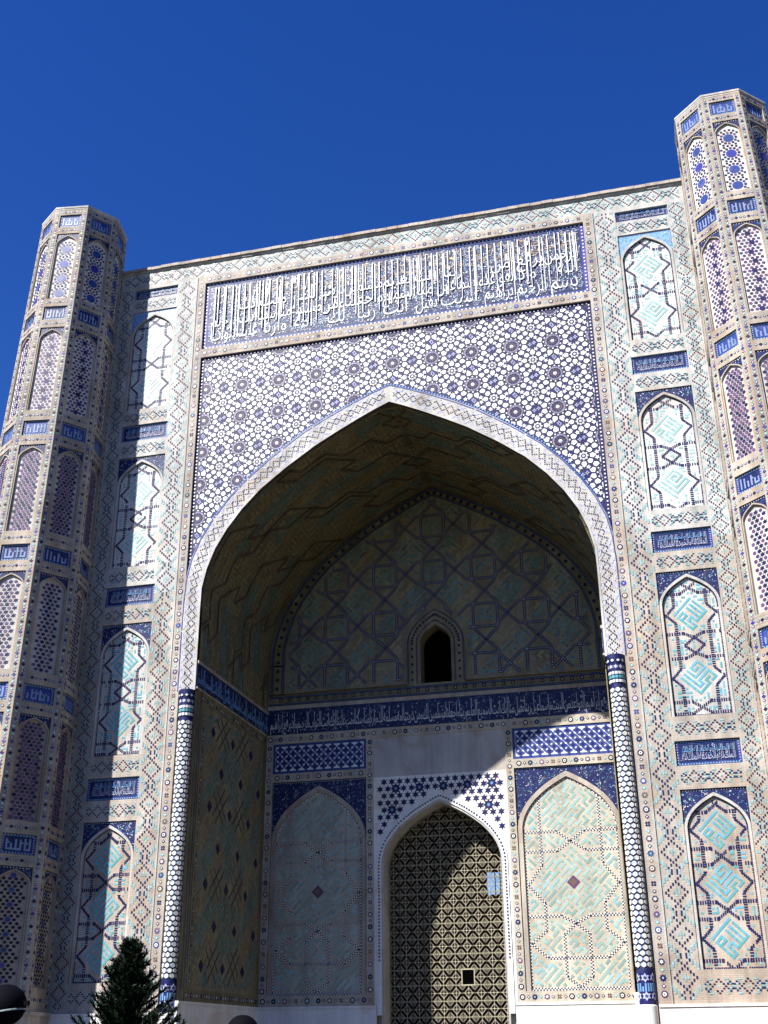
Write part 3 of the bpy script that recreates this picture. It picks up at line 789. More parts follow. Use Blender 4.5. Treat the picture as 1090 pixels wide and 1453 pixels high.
# colonnettes ----------------------------------------------------------------
def colonnette(s):
    cx, cy, r = s*9.92, 0.06, 0.31
    def lathe(mb, prof, mat, n=28):
        k = mb.mi(mat); b0 = len(mb.v)
        for rr, z in prof:
            for i in range(n): mb.v.append((cx+rr*math.cos(2*math.pi*i/n), cy+rr*math.sin(2*math.pi*i/n), z))
        for a in range(len(prof)-1):
            for i in range(n):
                j = (i+1) % n; mb.f.append((b0+a*n+i, b0+a*n+j, b0+(a+1)*n+j, b0+(a+1)*n+i)); mb.m.append(k)
        mb.f.append(tuple(b0+(len(prof)-1)*n+i for i in range(n))); mb.m.append(k)
    m = MB(); lathe(m, [(r, 4.2), (r, 15.6)], 'field_blue')
    c_ = m.build('colonnette', portal, label='engaged column sheathed in white and blue tile' )
    m = MB(); lathe(m, [(r+0.05, 0.0), (r+0.05, 2.95), (r+0.01, 3.0)], 'marble'); lathe(m, [(r+0.012, 3.0), (r+0.012, 4.2)], 'field_blue')
    cyl = lambda u, v, h=0: Vector((cx+(r+0.012+h)*math.sin(u/r), cy-(r+0.012+h)*math.cos(u/r), v))
    for vv in (3.3, 3.95):
        for k in range(-2, 3): m.prism(star(6, 0.17, 0.10, k*0.34, vv), -.005, 0.012, 'lettering_tile', cyl); m.prism(star(6, 0.08, 0.04, k*0.34, vv), 0, 0.018, 'blue', cyl)
    for k in range(-9, 10): m.rect(k*0.1-0.028, 3.46, k*0.1+0.028, 3.46+rnd.choice((0.18, 0.3, 0.3)), -.004, 0.012, 'sky_blue', cyl)
    m.build('base_block', c_)
    m = MB(); lathe(m, [(r, 15.6), (r+0.02, 15.75), (r+0.02, 16.4), (r+0.06, 16.6), (r+0.08, 16.9)], 'field_blue')
    for vv, mt in ((15.66, 'white_tile'), (15.85, 'turquoise'), (16.02, 'white_tile')):
        for k in range(-7, 8): m.rect(k*0.13-0.05, vv, k*0.13+0.05, vv+0.12, 0.0, 0.025, mt, cyl)
    for k in range(-5, 6):
        m.prism(star(6, 0.10, 0.05, k*0.2, 16.35), 0, 0.03, 'lettering_tile', cyl)
        m.prism(ngon(4, 0.06, k*0.2+0.1, 16.62), 0.02, 0.07, 'white_tile', cyl)
    m.build('capital', c_)
    hxm = MB()
    hxm.prism(ngon(6, 0.100, 0, 0, R(30)), -0.03, 0.02, 'ivory_tile', lambda u, v, h=0: Vector((u, -h, v)))
    hm = hxm.mesh('tile')
    row = 0.21
    k = 0; z = 4.42
    ex = MB()
    while z < 15.5:
        for i in range(-3, 4):
            a = (i+(0.5 if k % 2 else 0))*0.243/r
            if abs(a) > 1.75: continue
            t = link('tile', hm, c_)
            t.matrix_basis = Matrix.Translation((cx+r*math.sin(a), cy-r*math.cos(a), z)) @ Matrix.Rotation(a, 4, 'Z')
            for da, dz in ((0.1215/r, 0.0), ):
                q = a+da; ex.prism(star(6, 0.055, 0.025, q*r, z+0.0), 0, 0.006, 'sky_blue', cyl)
        z += row; k += 1
    ex.build('star_mosaic', c_, 'stuff')
for s_ in (-1, 1): colonnette(s_)

# plinths --------------------------------------------------------------------
for s_ in (-1, 1):
    a, bb = sorted((s_*10.34, s_*XW)); m = MB(); m.rect(a, 0, bb, 2.9, -0.3, 0.12, 'marble', FA); m.rect(a, 2.9, bb, 3.0, -0.3, 0.16, 'marble', FA); m.build('plinth', portal)

# ------------------------------------------------------------------ the niche: vault and reveals
D = 10.0
ZB = 3.45
prof = [(-9.5, ZB)]+[(-9.5, 17.0), (-9.5, 18.3)]+IN[1:-1]+[(9.5, 18.3), (9.5, 17.0), (9.5, ZB)]
SL = [0]
for p, q in zip(prof, prof[1:]): SL.append(SL[-1]+math.hypot(q[0]-p[0], q[1]-p[1]))
nrm = []
for i in range(len(prof)-1):
    (a, b2), (c2, d2) = prof[i], prof[i+1]; l = math.hypot(c2-a, d2-b2); nrm.append(((d2-b2)/l, -(c2-a)/l))
def vault_fr(s, y, h=0.0):
    s = min(max(s, 0), SL[-1]-1e-6); i = 0
    while SL[i+1] < s: i += 1
    t = (s-SL[i])/(SL[i+1]-SL[i]); (a, b2), (c2, d2) = prof[i], prof[i+1]
    return Vector((a+(c2-a)*t+nrm[i][0]*h, y, b2+(d2-b2)*t+nrm[i][1]*h))
m = MB()
for i in range(len(prof)-1):
    (a, b2), (c2, d2) = prof[i], prof[i+1]; n = nrm[i]
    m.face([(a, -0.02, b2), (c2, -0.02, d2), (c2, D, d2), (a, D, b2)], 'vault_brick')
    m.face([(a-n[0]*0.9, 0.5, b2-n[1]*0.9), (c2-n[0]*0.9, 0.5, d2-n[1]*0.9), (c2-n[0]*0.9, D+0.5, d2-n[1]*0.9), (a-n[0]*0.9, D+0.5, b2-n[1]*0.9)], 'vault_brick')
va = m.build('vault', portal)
for p in va.data.polygons: p.use_smooth = False
m = MB()      # roof body over the niche keeps daylight out
m.face([(-10.6, 1.5, 33), (10.6, 1.5, 33), (10.6, 24, 33), (-10.6, 24, 33)], 'wall_brick')
for x in (-10.6, 10.6): m.face([(x, 1.0, 0), (x, 24, 0), (x, 24, 33), (x, 1.0, 33)], 'wall_brick')
m.build('body', portal)
S0 = SL[2]; S1 = SL[-3]; SM = (S0+S1)/2
o = MB(); lines = []
# large stepped lozenges in double lines
P_ = 3.3
def rot(s, y): return (s, y)
LH = SM-S0
for half in (0, 1):
    mp2 = (lambda t, y: (S0+t, y)) if half == 0 else (lambda t, y: (S1-t, y))
    for k in range(-9, 9):
        t, y = 0.2, k*2.3; L = [(t, y)]
        while t < LH and y < D+3:
            for dt, dy in ((1.55, 0.0), (0.75, 1.15)): t += dt; y += dy; L.append((t, y))
        if k % 2 == 0: lines.append([mp2(min(a, LH-0.1), b2) for a, b2 in L])
        t, y = 0.9, k*2.3+1.15+(0.5 if k % 2 else 0); L = [(t, y)]
        while t < LH and y < D+3:
            for dt, dy in ((1.3, 1.75), (-0.95, 0.0), (0.8, 1.1), (1.9, 0.0)): t += dt; y += dy; L.append((t, y))
        if k % 2: lines.append([mp2(min(a, LH-0.1), b2) for a, b2 in L])
def vclip(L):
    out = []
    for (x0, y0), (x1, y1) in zip(L, L[1:]):
        n = 8
        for k in range(n):
            t0, t1 = k/n, (k+1)/n
            p, q = (x0+(x1-x0)*t0, y0+(y1-y0)*t0), (x0+(x1-x0)*t1, y0+(y1-y0)*t1)
            if math.hypot(q[0]-p[0], q[1]-p[1]) > 1e-4 and all(S0+0.1 < c[0] < S1-0.1 and 0.25 < c[1] < D-0.15 for c in (p, q)): out.append((p, q))
    return out
for L in lines:
    for p, q in vclip(L):
        dx, dy = q[0]-p[0], q[1]-p[1]; l = math.hypot(dx, dy); nx_, ny_ = -dy/l*0.045, dx/l*0.045
        for sg in (-1, 1): bar_line(o, [(p[0]+sg*nx_, p[1]+sg*ny_), (q[0]+sg*nx_, q[1]+sg*ny_)], 0.028, 'vault_line', vault_fr)
for y in (0.06, ):
    n = int((S1-S0)/0.14)
    for k in range(n): o.rect(S0+k*0.14, y, S0+k*0.14+0.08, y+0.07, 0, 0.015, 'ink', vault_fr)
o.build('vault_strapwork', va, 'stuff')
o = MB()
maze_fill(o, vault_fr, S0+0.1, 0.25, S1-0.1, D-0.2, 0.125, 'olive_tile', away([[p, q] for L in lines for p, q in vclip(L)], 0.17), random.Random(5), ang=math.pi/2*0.0, mat2='teal_dark')
o.build('vault_mosaic', va, 'stuff')

def reveal_frame(s): return frame((s*9.5, 0, 0), (0, 1, 0), (0, 0, 1), (-s, 0, 0))
for s_ in (-1, 1):
    fr = reveal_frame(s_)
    m = MB(); m.rect(-0.02, 0, D, 3.35, -0.5, 0.06, 'marble', fr); m.rect(-0.02, 3.35, D, ZB, -0.5, 0.10, 'marble', fr); m.build('plinth', portal)
    m = MB(); m.rect(0.0, 17.06, D, 18.2, -0.1, 0.05, 'field_blue', fr); ib = m.build('inscription_band', portal)
    m = MB(); f5 = sub(fr, 0, 0, 0.05)
    scroll_dots(m, f5, lambda u, v: True, 0.1, 17.1, D-0.1, 18.15, 40, rnd, r=(0.015, 0.03))
    wds = VERSE[4:18]
    if s_ > 0: text_line(m, wds, lambda u, v, h=0: f5(D-u, v, h), D-0.1, 0.1, 17.3, 0.7, 18.1, 'sky_blue', 0.02)
    else: text_line(m, wds, f5, D-0.1, 0.1, 17.3, 0.7, 18.1, 'sky_blue', 0.02)
    m.build('lettering', ib)
    for z0, z1 in ((18.2, 18.34), (16.98, 17.06)):
        slab(0, z0, D, z1, 'cream_brick', 'moulding', -0.1, 0.09, fr)
    st = slab(0.7, 16.45, D, 16.98, 'vault_brick', 'ring_border', -0.1, 0.04, fr)
    o = MB(); ring_band(o, lambda u, v, h=0: fr(0.7+v, 16.7+u, h+0.04), D-0.7, r=0.13, sp=0.29, cyc=('ink', 'navy', 'brown_tile')); o.build('ring_mosaic', st, 'stuff')
    st = slab(0.7, ZB, D, ZB+0.5, 'vault_brick', 'ring_border', -0.1, 0.04, fr)
    o = MB(); ring_band(o, lambda u, v, h=0: fr(0.7+v, ZB+0.25+u, h+0.04), D-0.7, r=0.13, sp=0.29, cyc=('ink', 'navy', 'purple')); o.build('ring_mosaic', st, 'stuff')
    st = slab(0.9, ZB+0.5, 1.3, 16.45, 'vault_brick', 'ring_border', -0.1, 0.04, fr)
    o = MB(); ring_band(o, sub(fr, 1.1, ZB+0.6, 0.04), 12.2, r=0.10, sp=0.24, cyc=('ink', 'navy')); o.build('ring_mosaic', st, 'stuff')
    for u in (0.35, 0.62, 0.84): slab(u, ZB+0.5, u+0.08, 16.45, 'shaded_wall_brick', 'moulding', -0.1, 0.06, fr)
    m = MB(); m.rect(1.3, ZB+0.5, D-0.5, 16.45, -0.1, 0.015, 'shaded_wall_brick', fr); rp = m.build('reveal_panel', portal)
    f6 = sub(fr, 0, 0, 0.015)
    dia = []; hsh = []; lz = MB(); lz.prism(ngon(4, 0.28), 0, 0.014, 'ink', lambda u, v, h=0: Vector((-s_*h, u, v))); lz.prism(ngon(4, 0.13), 0, 0.018, 'field_blue', lambda u, v, h=0: Vector((-s_*h, u, v))); lzm = lz.mesh('lozenge')
    for j in range(7):
        for i in range(3):
            u, v = 2.4+i*2.6+(1.3 if j % 2 else 0), ZB+1.5+j*1.75
            if u < D-1.0: dia.append((u, v)); 
            if j % 2 == 0 and u+1.3 < D-1.2: hsh.append((u+1.3, v+0.2))
    for u, v in dia:
        if v < 16: q_ = link('lozenge', lzm, rp); q_.location = f6(u, v, 0.0)
    for u, v in hsh:
        o = MB()
        for k in (-1, 1):
            for d in (-0.16, 0.16):
                bar_line(o, [(u-0.7*k+d, v-0.7-d*k), (u+0.7*k+d, v+0.7-d*k)], 0.07, 'vault_line', f6, h1=0.012+0.004*k)
        o.build('knot_motif', rp)
    o = MB()
    ok = lambda u, v: all(abs(u-a)+abs(v-b2) > 0.6 for a, b2 in dia) and all(abs(u-a)+abs(v-b2) > 1.0 for a, b2 in hsh)
    maze_fill(o, f6, 1.45, ZB+0.65, D-0.65, 16.3, 0.12, 'teal_dark', ok, random.Random(9), mat2='olive_tile')
    o.build('kufic_mosaic', rp, 'stuff')

# ------------------------------------------------------------------ rear wall of the niche
FBk = frame((0, D, 0), (1, 0, 0), (0, 0, 1), (0, -1, 0))
DH, DS, DA = 3.02, 9.9, 13.04          # doorway
WH, W0, WS, WA = 0.85, 19.33, 21.5, 22.6   # window
door = arch(DH, DS, DA); win = arch(WH, WS, WA)
m = MB()
def strip_wall(mb, xs, lo, hi, h0, h1, mat, fr):
    for x0, x1 in zip(xs, xs[1:]):
        l0, l1, t0, t1 = lo(x0+1e-6), lo(x1-1e-6), hi(x0+1e-6), hi(x1-1e-6)
        for h in (h1, h0): mb.face([fr(x0, l0, h), fr(x1, l1, h), fr(x1, t1, h), fr(x0, t0, h)], mat)
m.rect(-10.4, 0, -DH-0.05, 31.6, -1.0, -0.28, 'wall_brick', FBk); m.rect(DH+0.05, 0, 10.4, 31.6, -1.0, -0.28, 'wall_brick', FBk)
strip_wall(m, [x for x, z in door], lambda x: interp(door, x), lambda x: 19.33, -1.0, -0.28, 'wall_brick', FBk)
m.rect(-DH-0.05, W0, -WH-0.05, 31.6, -1.0, -0.28, 'wall_brick', FBk); m.rect(WH+0.05, W0, DH+0.05, 31.6, -1.0, -0.28, 'wall_brick', FBk)
strip_wall(m, [x for x, z in win], lambda x: interp(win, x), lambda x: 31.6, -1.0, -0.28, 'wall_brick', FBk)
m.build('rear_wall', portal)
# door and window reveals
m = MB(); m.quadstrip(arch(DH, DS, DA, foot=0), arch(DH+0.1, DS, DA+0.13, foot=0), -1.6, -0.02, 'grey_marble', FBk)
da = m.build('door_arch', portal)
m = MB(); m.quadstrip(arch(DH+0.1, DS, DA+0.13, foot=3.0), arch(DH+0.33, DS, DA+0.5, foot=3.0), -0.1, 0.05, 'marble', FBk)
fd = sub(FBk, 0, 0, 0.05); dot_line(m, arch(DH+0.21, DS, DA+0.3, foot=5.4), 'field_blue', fd, sp=0.16, r=0.055)
m.build('door_band', da)
m = MB(); m.quadstrip(arch(WH, WS, WA, foot=W0), arch(WH+0.12, WS, WA+0.15, foot=W0), -1.0, 0.03, 'shaded_wall_brick', FBk); m.rect(-WH-0.12, W0-0.12, WH+0.12, W0, -1.0, 0.03, 'shaded_wall_brick', FBk)
tw = m.build('window', portal, label='small dark arched window high in the niche')
m = MB(); m.quadstrip(arch(WH+0.12, WS, WA+0.15, foot=W0-0.12), arch(WH+0.75, WS+0.05, WA+0.95, foot=W0-0.12), -0.1, 0.04, 'shaded_wall_brick', FBk)
fd = sub(FBk, 0, 0, 0.04)
for A2, mt, r_ in ((arch(WH+0.2, WS, WA+0.25, foot=W0), 'navy', .06), (arch(WH+0.45, WS, WA+0.58, foot=W0), 'ink', .09), (arch(WH+0.68, WS, WA+0.86, foot=W0), 'navy', .06)): dot_line(m, A2, mt, fd, sp=0.13 if r_ < .07 else 0.42, r=r_, h1=0.012)
m.build('frame', tw)
# stack of bands: (z0,z1)
ARCHB = [(x*0.985, z-0.15) for x, z in IN]
def pattern_lines(u0, v0, u1, v1, P, h):
    L = []
    i = 0; v = v0
    def wavy(ax, c, phase, lo, hi):
        pts_ = []; t = lo-2*P; k = phase
        while t < hi+2*P:
            sgn = 1 if k % 2 == 0 else -1
            pts_.append((t-P/2+h, c+sgn*h)); pts_.append((t+P/2-h, c+sgn*h)); t += P; k += 1
        return [(a, b) if ax == 0 else (b, a) for a, b in pts_]
    n = int((v1-v0)/P)+2
    for j in range(-1, n):
        for ph in (0, 1): L.append(wavy(0, v0+j*P, ph, u0, u1))
    n = int((u1-u0)/P)+2
    for j in range(-1, n+1):
        for ph in (0, 1): L.append(wavy(1, (u0+u1)/2+(j-n//2)*P, ph, v0, v1))
    return L
m = MB(); tyi = [(x*0.90, 19.3+(z-19.3)*0.945) for x, z in IN if z > 20.9]
base = [(x, 19.35) for x, z in tyi]
m.quadstrip(tyi, base, -0.1, -0.004, 'wall_brick', FBk)
# keep the window open: rebuild with strips around it
m = MB()
xs = sorted(set([x for x, z in tyi]+[-WH-0.12, WH+0.12]+[x for x, z in arch(WH+0.12, WS, WA+0.15)]))
wf = arch(WH+0.12, WS, WA+0.15)
for x0, x1 in zip(xs, xs[1:]):
    if x1-x0 < 1e-5: continue
    lo = (lambda x: interp(wf, x)) if x0 >= -WH-0.1201 and x1 <= WH+0.1201 else (lambda x: 19.35)
    m.face([FBk(x0, lo(x0+1e-6), 0), FBk(x1, lo(x1-1e-6), 0), FBk(x1, interp(tyi, x1), 0), FBk(x0, interp(tyi, x0), 0)], 'shaded_wall_brick')
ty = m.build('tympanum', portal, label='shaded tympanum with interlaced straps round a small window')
o = MB(); raw = pattern_lines(-8.6, 20.1, 8.6, 30, 2.8, 0.66); segs = []
inty = lambda u, v: abs(u) < 8.4 and 19.5 < v < interp(tyi, u)-0.12 and not (abs(u) < 1.72 and v < 24.0-0.9*abs(u))
for L in raw:
    for (x0, y0), (x1, y1) in zip(L, L[1:]):
        n = max(2, int(math.hypot(x1-x0, y1-y0)/0.2)); run = None
        for k in range(n):
            p, q = (x0+(x1-x0)*k/n, y0+(y1-y0)*k/n), (x0+(x1-x0)*(k+1)/n, y0+(y1-y0)*(k+1)/n)
            if inty(*p) and inty(*q): run = (run[0], q) if run else (p, q)
            else:
                if run: segs.append(run)
                run = None
        if run: segs.append(run)
for p, q in segs:
    bar_line(o, [p, q], 0.15, 'ink', FBk, h1=0.010+rnd.uniform(0, .006)); dot_line(o, [p, q], 'lettering_tile', FBk, sp=0.14, r=0.042, h1=0.024)
o.build('strapwork', ty, 'stuff')
o = MB(); fz = away([[p, q] for p, q in segs], 0.2)
maze_fill(o, FBk, -8.5, 19.5, 8.5, 30.2, 0.135, 'teal_dark', lambda u, v: inty(u, v) and fz(u, v), random.Random(3), mat2='olive_tile')
o.build('kufic_mosaic', ty, 'stuff')
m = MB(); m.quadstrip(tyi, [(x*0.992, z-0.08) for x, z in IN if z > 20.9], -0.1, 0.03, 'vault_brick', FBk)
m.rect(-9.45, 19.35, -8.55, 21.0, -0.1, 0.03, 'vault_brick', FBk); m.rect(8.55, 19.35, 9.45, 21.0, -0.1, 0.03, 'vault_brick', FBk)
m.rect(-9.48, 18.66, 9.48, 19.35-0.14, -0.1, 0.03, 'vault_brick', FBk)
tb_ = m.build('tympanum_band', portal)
o = MB(); f7 = sub(FBk, 0, 0, 0.03)
mid = [((a[0]+b2[0]*0.99)/2, (a[1]+b2[1]-0.1)/2) for a, b2 in zip(tyi, [p for p in IN if p[1] > 20.9])]
dot_line(o, [(-9.0, 19.4)]+mid+[(9.0, 19.4)], 'ink', f7, sp=0.5, r=0.13, h1=0.01)
dot_line(o, [(-9.0, 18.98), (9.0, 18.98)], 'ink', f7, sp=0.52, r=0.14, h1=0.01); dot_line(o, [(-9.0, 18.98), (9.0, 18.98)], 'tan', f7, sp=0.52, r=0.05, h1=0.016)
for sc_ in (0.15, 0.85):
    P2 = [(a[0]+(b2[0]*0.99-a[0])*sc_, a[1]+(b2[1]-0.1-a[1])*sc_) for a, b2 in zip(tyi, [p for p in IN if p[1] > 20.9])]
    x_ = P2[-1][0]; bar_line(o, [(-x_, 19.4)]+P2+[(x_, 19.4)], 0.13, 'ink', f7, h1=0.012); dot_line(o, [(-x_, 19.4)]+P2+[(x_, 19.4)], 'sky_blue', f7, sp=0.13, r=0.034)
for zz in (18.74, 19.14):
    bar_line(o, [(-9.4, zz), (9.4, zz)], 0.11, 'ink', f7); dot_line(o, [(-9.4, zz), (9.4, zz)], 'sky_blue', f7, sp=0.13, r=0.03)
o.build('dotted_border', tb_, 'stuff')
slab(-9.48, 18.45, 9.48, 18.66, 'cream_brick', 'moulding', -0.1, 0.06, FBk)
m = MB(); m.rect(-9.48, 17.06, 9.48, 18.45, -0.1, 0.03, 'field_blue', FBk); ib = m.build('inscription_band', portal, label='dark blue band of white Arabic lettering across the rear wall')
m = MB(); scroll_dots(m, f7, lambda u, v: True, -9.3, 17.12, 9.3, 18.4, 45, rnd, r=(0.015, 0.03)); 
text_line(m, (VERSE[4:]+VERSE[4:16])[:34], f7, 9.3, -9.3, 17.38, 0.78, 18.25, 'white_tile', 0.02)
m.build('lettering', ib)
def ringpiece(x0, z0, x1, z1, vert, fr=FBk, base_='wall_brick', cyc=('ink', 'navy', 'purple', 'brown_tile')):
    st = slab(x0, z0, x1, z1, base_, 'ring_border', -0.1, 0.035, fr)
    o = MB()
    if vert: ring_band(o, sub(fr, (x0+x1)/2, z0+0.05, 0.035), z1-z0-0.1, r=min(0.14, (x1-x0)*0.36), sp=0.29, cyc=cyc)
    else: ring_band(o, lambda u, v, h=0: fr(x0+0.05+v, (z0+z1)/2+u, h+0.035), x1-x0-0.1, r=min(0.14, (z1-z0)*0.36), sp=0.29, cyc=cyc)
    o.build('ring_mosaic', st, 'stuff')
ringpiece(-9.48, 16.55, 9.48, 17.06, False)
for s_ in (-1, 1):
    a, bb = sorted((s_*9.48, s_*9.1)); ringpiece(a, 3.95, bb, 16.55, True)
    a, bb = sorted((s_*3.9, s_*3.5)); ringpiece(a, 3.95, bb, 16.55, True)
    a, bb = sorted((s_*9.48, s_*3.5)); ringpiece(a, 3.45, bb, 3.95, False)
    a, bb = sorted((s_*9.1, s_*3.9)); ringpiece(a, 14.5, bb, 14.95, False)
    a, bb = sorted((s_*9.48, s_*3.4)); m = MB(); m.rect(a, 0, bb, 3.35, -0.1, 0.08, 'marble', FBk); m.rect(a, 3.35, bb, 3.45, -0.1, 0.12, 'marble', FBk); m.build('plinth', portal)
    # quatrefoil lattice panel
    a, bb = sorted((s_*9.1, s_*3.9)); z0, z1 = 14.95, 16.55
    m = MB(); m.rect(a, z0, bb, z1, -0.1, -0.01, 'blue', FBk); lt = m.build('lattice_panel', portal)
    f8 = sub(FBk, 0, 0, -0.01)
    m = MB(); m.rect(a+0.14, z0+0.14, bb-0.14, z1-0.14, 0, 0.008, 'white_tile', f8); m.build('backing', lt)
    qf = MB(); rr = 0.245
    P4 = []
    for k in range(4):
        b_ = k*math.pi/2
        for da_, r_ in ((-0.5, 0.72), (-0.28, 0.86), (0.0, 1.06), (0.28, 0.86), (0.5, 0.72), (math.pi/4, 0.56)): P4.append((rr*r_*math.cos(b_+da_)*0.87, rr*r_*math.sin(b_+da_)*0.92))
    qf.prism(P4, 0, 0.012, 'blue', I0); qf.prism(star(8, rr*0.45, rr*0.25), 0, 0.018, 'field_blue', I0); qm = qf.mesh('tile')
    hm_ = []
    for sg in (1, -1):
        q2 = MB(); q2.prism(clip(P4, -sg, 0, -0.004), 0, 0.012, 'blue', I0); hm_.append(q2.mesh('tile'))
    pit = (bb-a-0.30)/10
    for j in range(5):
        v = z0+0.30+j*0.25
        for i in range(10 if j % 2 == 0 else 11):
            u = a+0.15+pit*(i+(0.5 if j % 2 == 0 else 0.0)); me_ = qm
            if j % 2 and i in (0, 10): me_ = hm_[0 if i == 0 else 1]
            t = link('tile', me_, lt); t.location = f8(u, v, 0.009)
    # great arched kufic panel
    def fill_side(p, fr, w, zs, za, lim, q):
        N = lambda P: [(x*w, t*za) for x, t in P]
        L = []
        for g_ in (-1, 1):
            L += [N([(g_, .735), (g_*.3, .735), (0, .686), (-g_*.3, .64), (-g_, .64)]), N([(g_, .335), (g_*.3, .335), (0, .30), (-g_*.26, .25), (-g_*.26, .06), (0, .015)]),
                  N([(g_*.64, .95), (g_*.64, .575), (g_*.95, .48), (g_*.62, .395), (g_*.62, .27), (g_*.95, .21), (g_*.62, .145), (0, .145)])]
        L = clipped(L, lim, w)
        A = arch(w, zs, za, foot=0.08)
        o = MB()
        for l in L+[A, [(-w, 0.08), (w, 0.08)]]:
            for (x0, y0), (x1, y1) in zip(l, l[1:]):
                ln = math.hypot(x1-x0, y1-y0); nx_, ny_ = -(y1-y0)/max(ln, 1e-6), (x1-x0)/max(ln, 1e-6); k = max(1, int(ln/0.075))
                for i in range(k):
                    t = (i+.5)/k
                    for sg in (-1, 1): 
                        e = 0.033*sg
                        o.prism(ngon(4, 0.042, x0+(x1-x0)*t+nx_*e, y0+(y1-y0)*t+ny_*e, math.pi/4), 0, 0.010+0.004*((i+(sg > 0)) % 2), 'ink' if (i+(sg > 0)) % 2 else 'white_tile', fr, sides=False)
        o.build('strapwork', p, 'stuff')
        o = MB(); fz = away(L+[A], 0.16); d0 = 0.49*za
        ok = lambda u, v: v < lim(u)-0.15 and v > 0.2 and abs(u) < w-0.12 and fz(u, v) and abs(u)+abs(v-d0) > 0.42
        maze_fill(o, fr, -w, 0.1, w, za, 0.13, 'panel_turquoise', ok, q, mat2='strip_turquoise')
        o.build('kufic_mosaic', p, 'stuff')
        o = MB(); o.prism(ngon(4, 0.33, 0, d0), 0, 0.012, 'purple', fr); o.prism(ngon(4, 0.2, 0, d0), 0, 0.018, 'brown_tile', fr); o.build('centre_lozenge', p)
    arched_panel(portal, sub(FBk, (a+bb)/2, 3.95), bb-a, 14.5-3.95, 0.12, 'wall_brick', fill_side, spand='field_blue', seed=77, mould='cream_brick', dens=60)
# middle panel above the door
m = MB(); m.rect(-3.5, 14.45, 3.5, 16.55, -0.1, 0.0, 'grey_marble', FBk); mp_ = m.build('marble_slab', portal, label='plain grey marble slab above the doorway')
m = MB()
dob = arch(DH+0.33, DS, DA+0.5)
P = [(-3.5, DS)]+dob+[(3.5, DS)]
m.quadstrip(P, [(x, 14.45) for x, z in P], -0.1, 0.0, 'marble', FBk)
ds_ = m.build('door_spandrel', portal)
for s_ in (-1, 1):
    a, bb = sorted((s_*3.35, s_*3.5)); slab(a, 3.0, bb, DS, 'marble', 'moulding', -0.1, 0.0, FBk)
sm6 = MB(); sm6.prism(star(6, 0.21, 0.10), -0.002, 0.012, 'navy', I0); sm6 = sm6.mesh('star_tile')
sm8 = MB(); sm8.prism(star(8, 0.30, 0.19), -0.002, 0.012, 'navy', I0); sm8.prism(star(8, 0.1, 0.05), 0, 0.016, 'sky_blue', I0); sm8 = sm8.mesh('star_tile')
for j in range(12):
    for i in range(-8, 9):
        u, v = i*0.42+(0.21 if j % 2 else 0), 14.18-j*0.36
        if abs(u) > 3.3 or v < interp(P, u)+0.22: continue
        big = (i % 3 == 0 and j % 3 == 1)
        t = link('star_tile', sm8 if big else sm6, ds_); t.location = FBk(u, v, 0.002)
# chamber behind the door
m = MB(); Y0, Y1 = D+1.6, D+12
bw = (0.3, 1.05, 9.75, 11.0)      # opening in its far wall x0,x1,z0,z1
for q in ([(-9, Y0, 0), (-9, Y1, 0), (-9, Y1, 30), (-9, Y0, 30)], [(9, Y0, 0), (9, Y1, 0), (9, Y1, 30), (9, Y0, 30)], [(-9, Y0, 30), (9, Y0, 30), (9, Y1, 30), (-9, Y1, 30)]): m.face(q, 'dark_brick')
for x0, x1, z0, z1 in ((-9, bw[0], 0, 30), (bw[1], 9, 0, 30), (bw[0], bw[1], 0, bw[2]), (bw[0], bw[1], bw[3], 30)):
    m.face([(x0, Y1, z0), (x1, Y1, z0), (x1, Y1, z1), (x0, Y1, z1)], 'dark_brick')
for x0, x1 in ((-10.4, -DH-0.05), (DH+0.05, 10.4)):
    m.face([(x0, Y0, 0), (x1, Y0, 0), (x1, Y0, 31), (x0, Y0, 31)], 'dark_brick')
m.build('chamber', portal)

# ------------------------------------------------------------------ lattice screen in the doorway
screen = thing('lattice_screen', 'pierced wooden lattice screen filling the arched doorway, half in sun', 'screen', (0, D+1.25, 0))
FS = frame((0, D+1.25, 0), (1, 0, 0), (0, 0, 1), (0, -1, 0))
pw, ph = 0.62, 0.72
pm = MB(); t_ = 0.024
def sbar(p, q, w=t_, dz=0.0):
    L = math.hypot(q[0]-p[0], q[1]-p[1]); nx_, ny_ = -(q[1]-p[1])/L*w/2, (q[0]-p[0])/L*w/2
    pm.prism([(p[0]+nx_, p[1]+ny_), (p[0]-nx_, p[1]-ny_), (q[0]-nx_, q[1]-ny_), (q[0]+nx_, q[1]+ny_)], -0.02-dz, 0.02+dz, 'wood', I0, True)
X, Y = pw/2, ph/2
for x in (-X, X): sbar((x, -Y), (x, Y), 0.04, 0.012)
for y in (-Y, Y): sbar((-X, y), (X, y), 0.045, 0.015)
sbar((0, -Y), (0, Y), t_, 0.001); sbar((-X, 0), (X, 0), t_, 0.003)
for sx_ in (-1, 1):
    for sy_ in (-1, 1):
        k = 0.0007*(2+sx_+2*sy_)
        sbar((sx_*X, sy_*Y*0.36), (sx_*X*0.36, sy_*Y), t_, 0.005+k)
        sbar((sx_*X*0.66, 0), (0, sy_*Y*0.66), t_, 0.006+k)
        sbar((sx_*X*0.68, sy_*Y), (sx_*X, sy_*Y*0.68), t_, -0.003+k)
pmesh = pm.mesh('lattice_panel')
for i in range(10):
    for j in range(19):
        u, v = -2.79+i*pw, 0.38+j*ph
        if abs(u-0.93) < 0.32 and abs(v-4.85) < 0.36:
            hole = (u, v); continue
        t = link('lattice_panel', pmesh, screen); t.matrix_parent_inverse = Matrix(); t.location = (u, 0, v)
fr_ = MB()
for x in (-3.12, 3.12): fr_.rect(x-0.07, 0, x+0.07, 13.9, -0.05, 0.05, 'wood', FS, True)
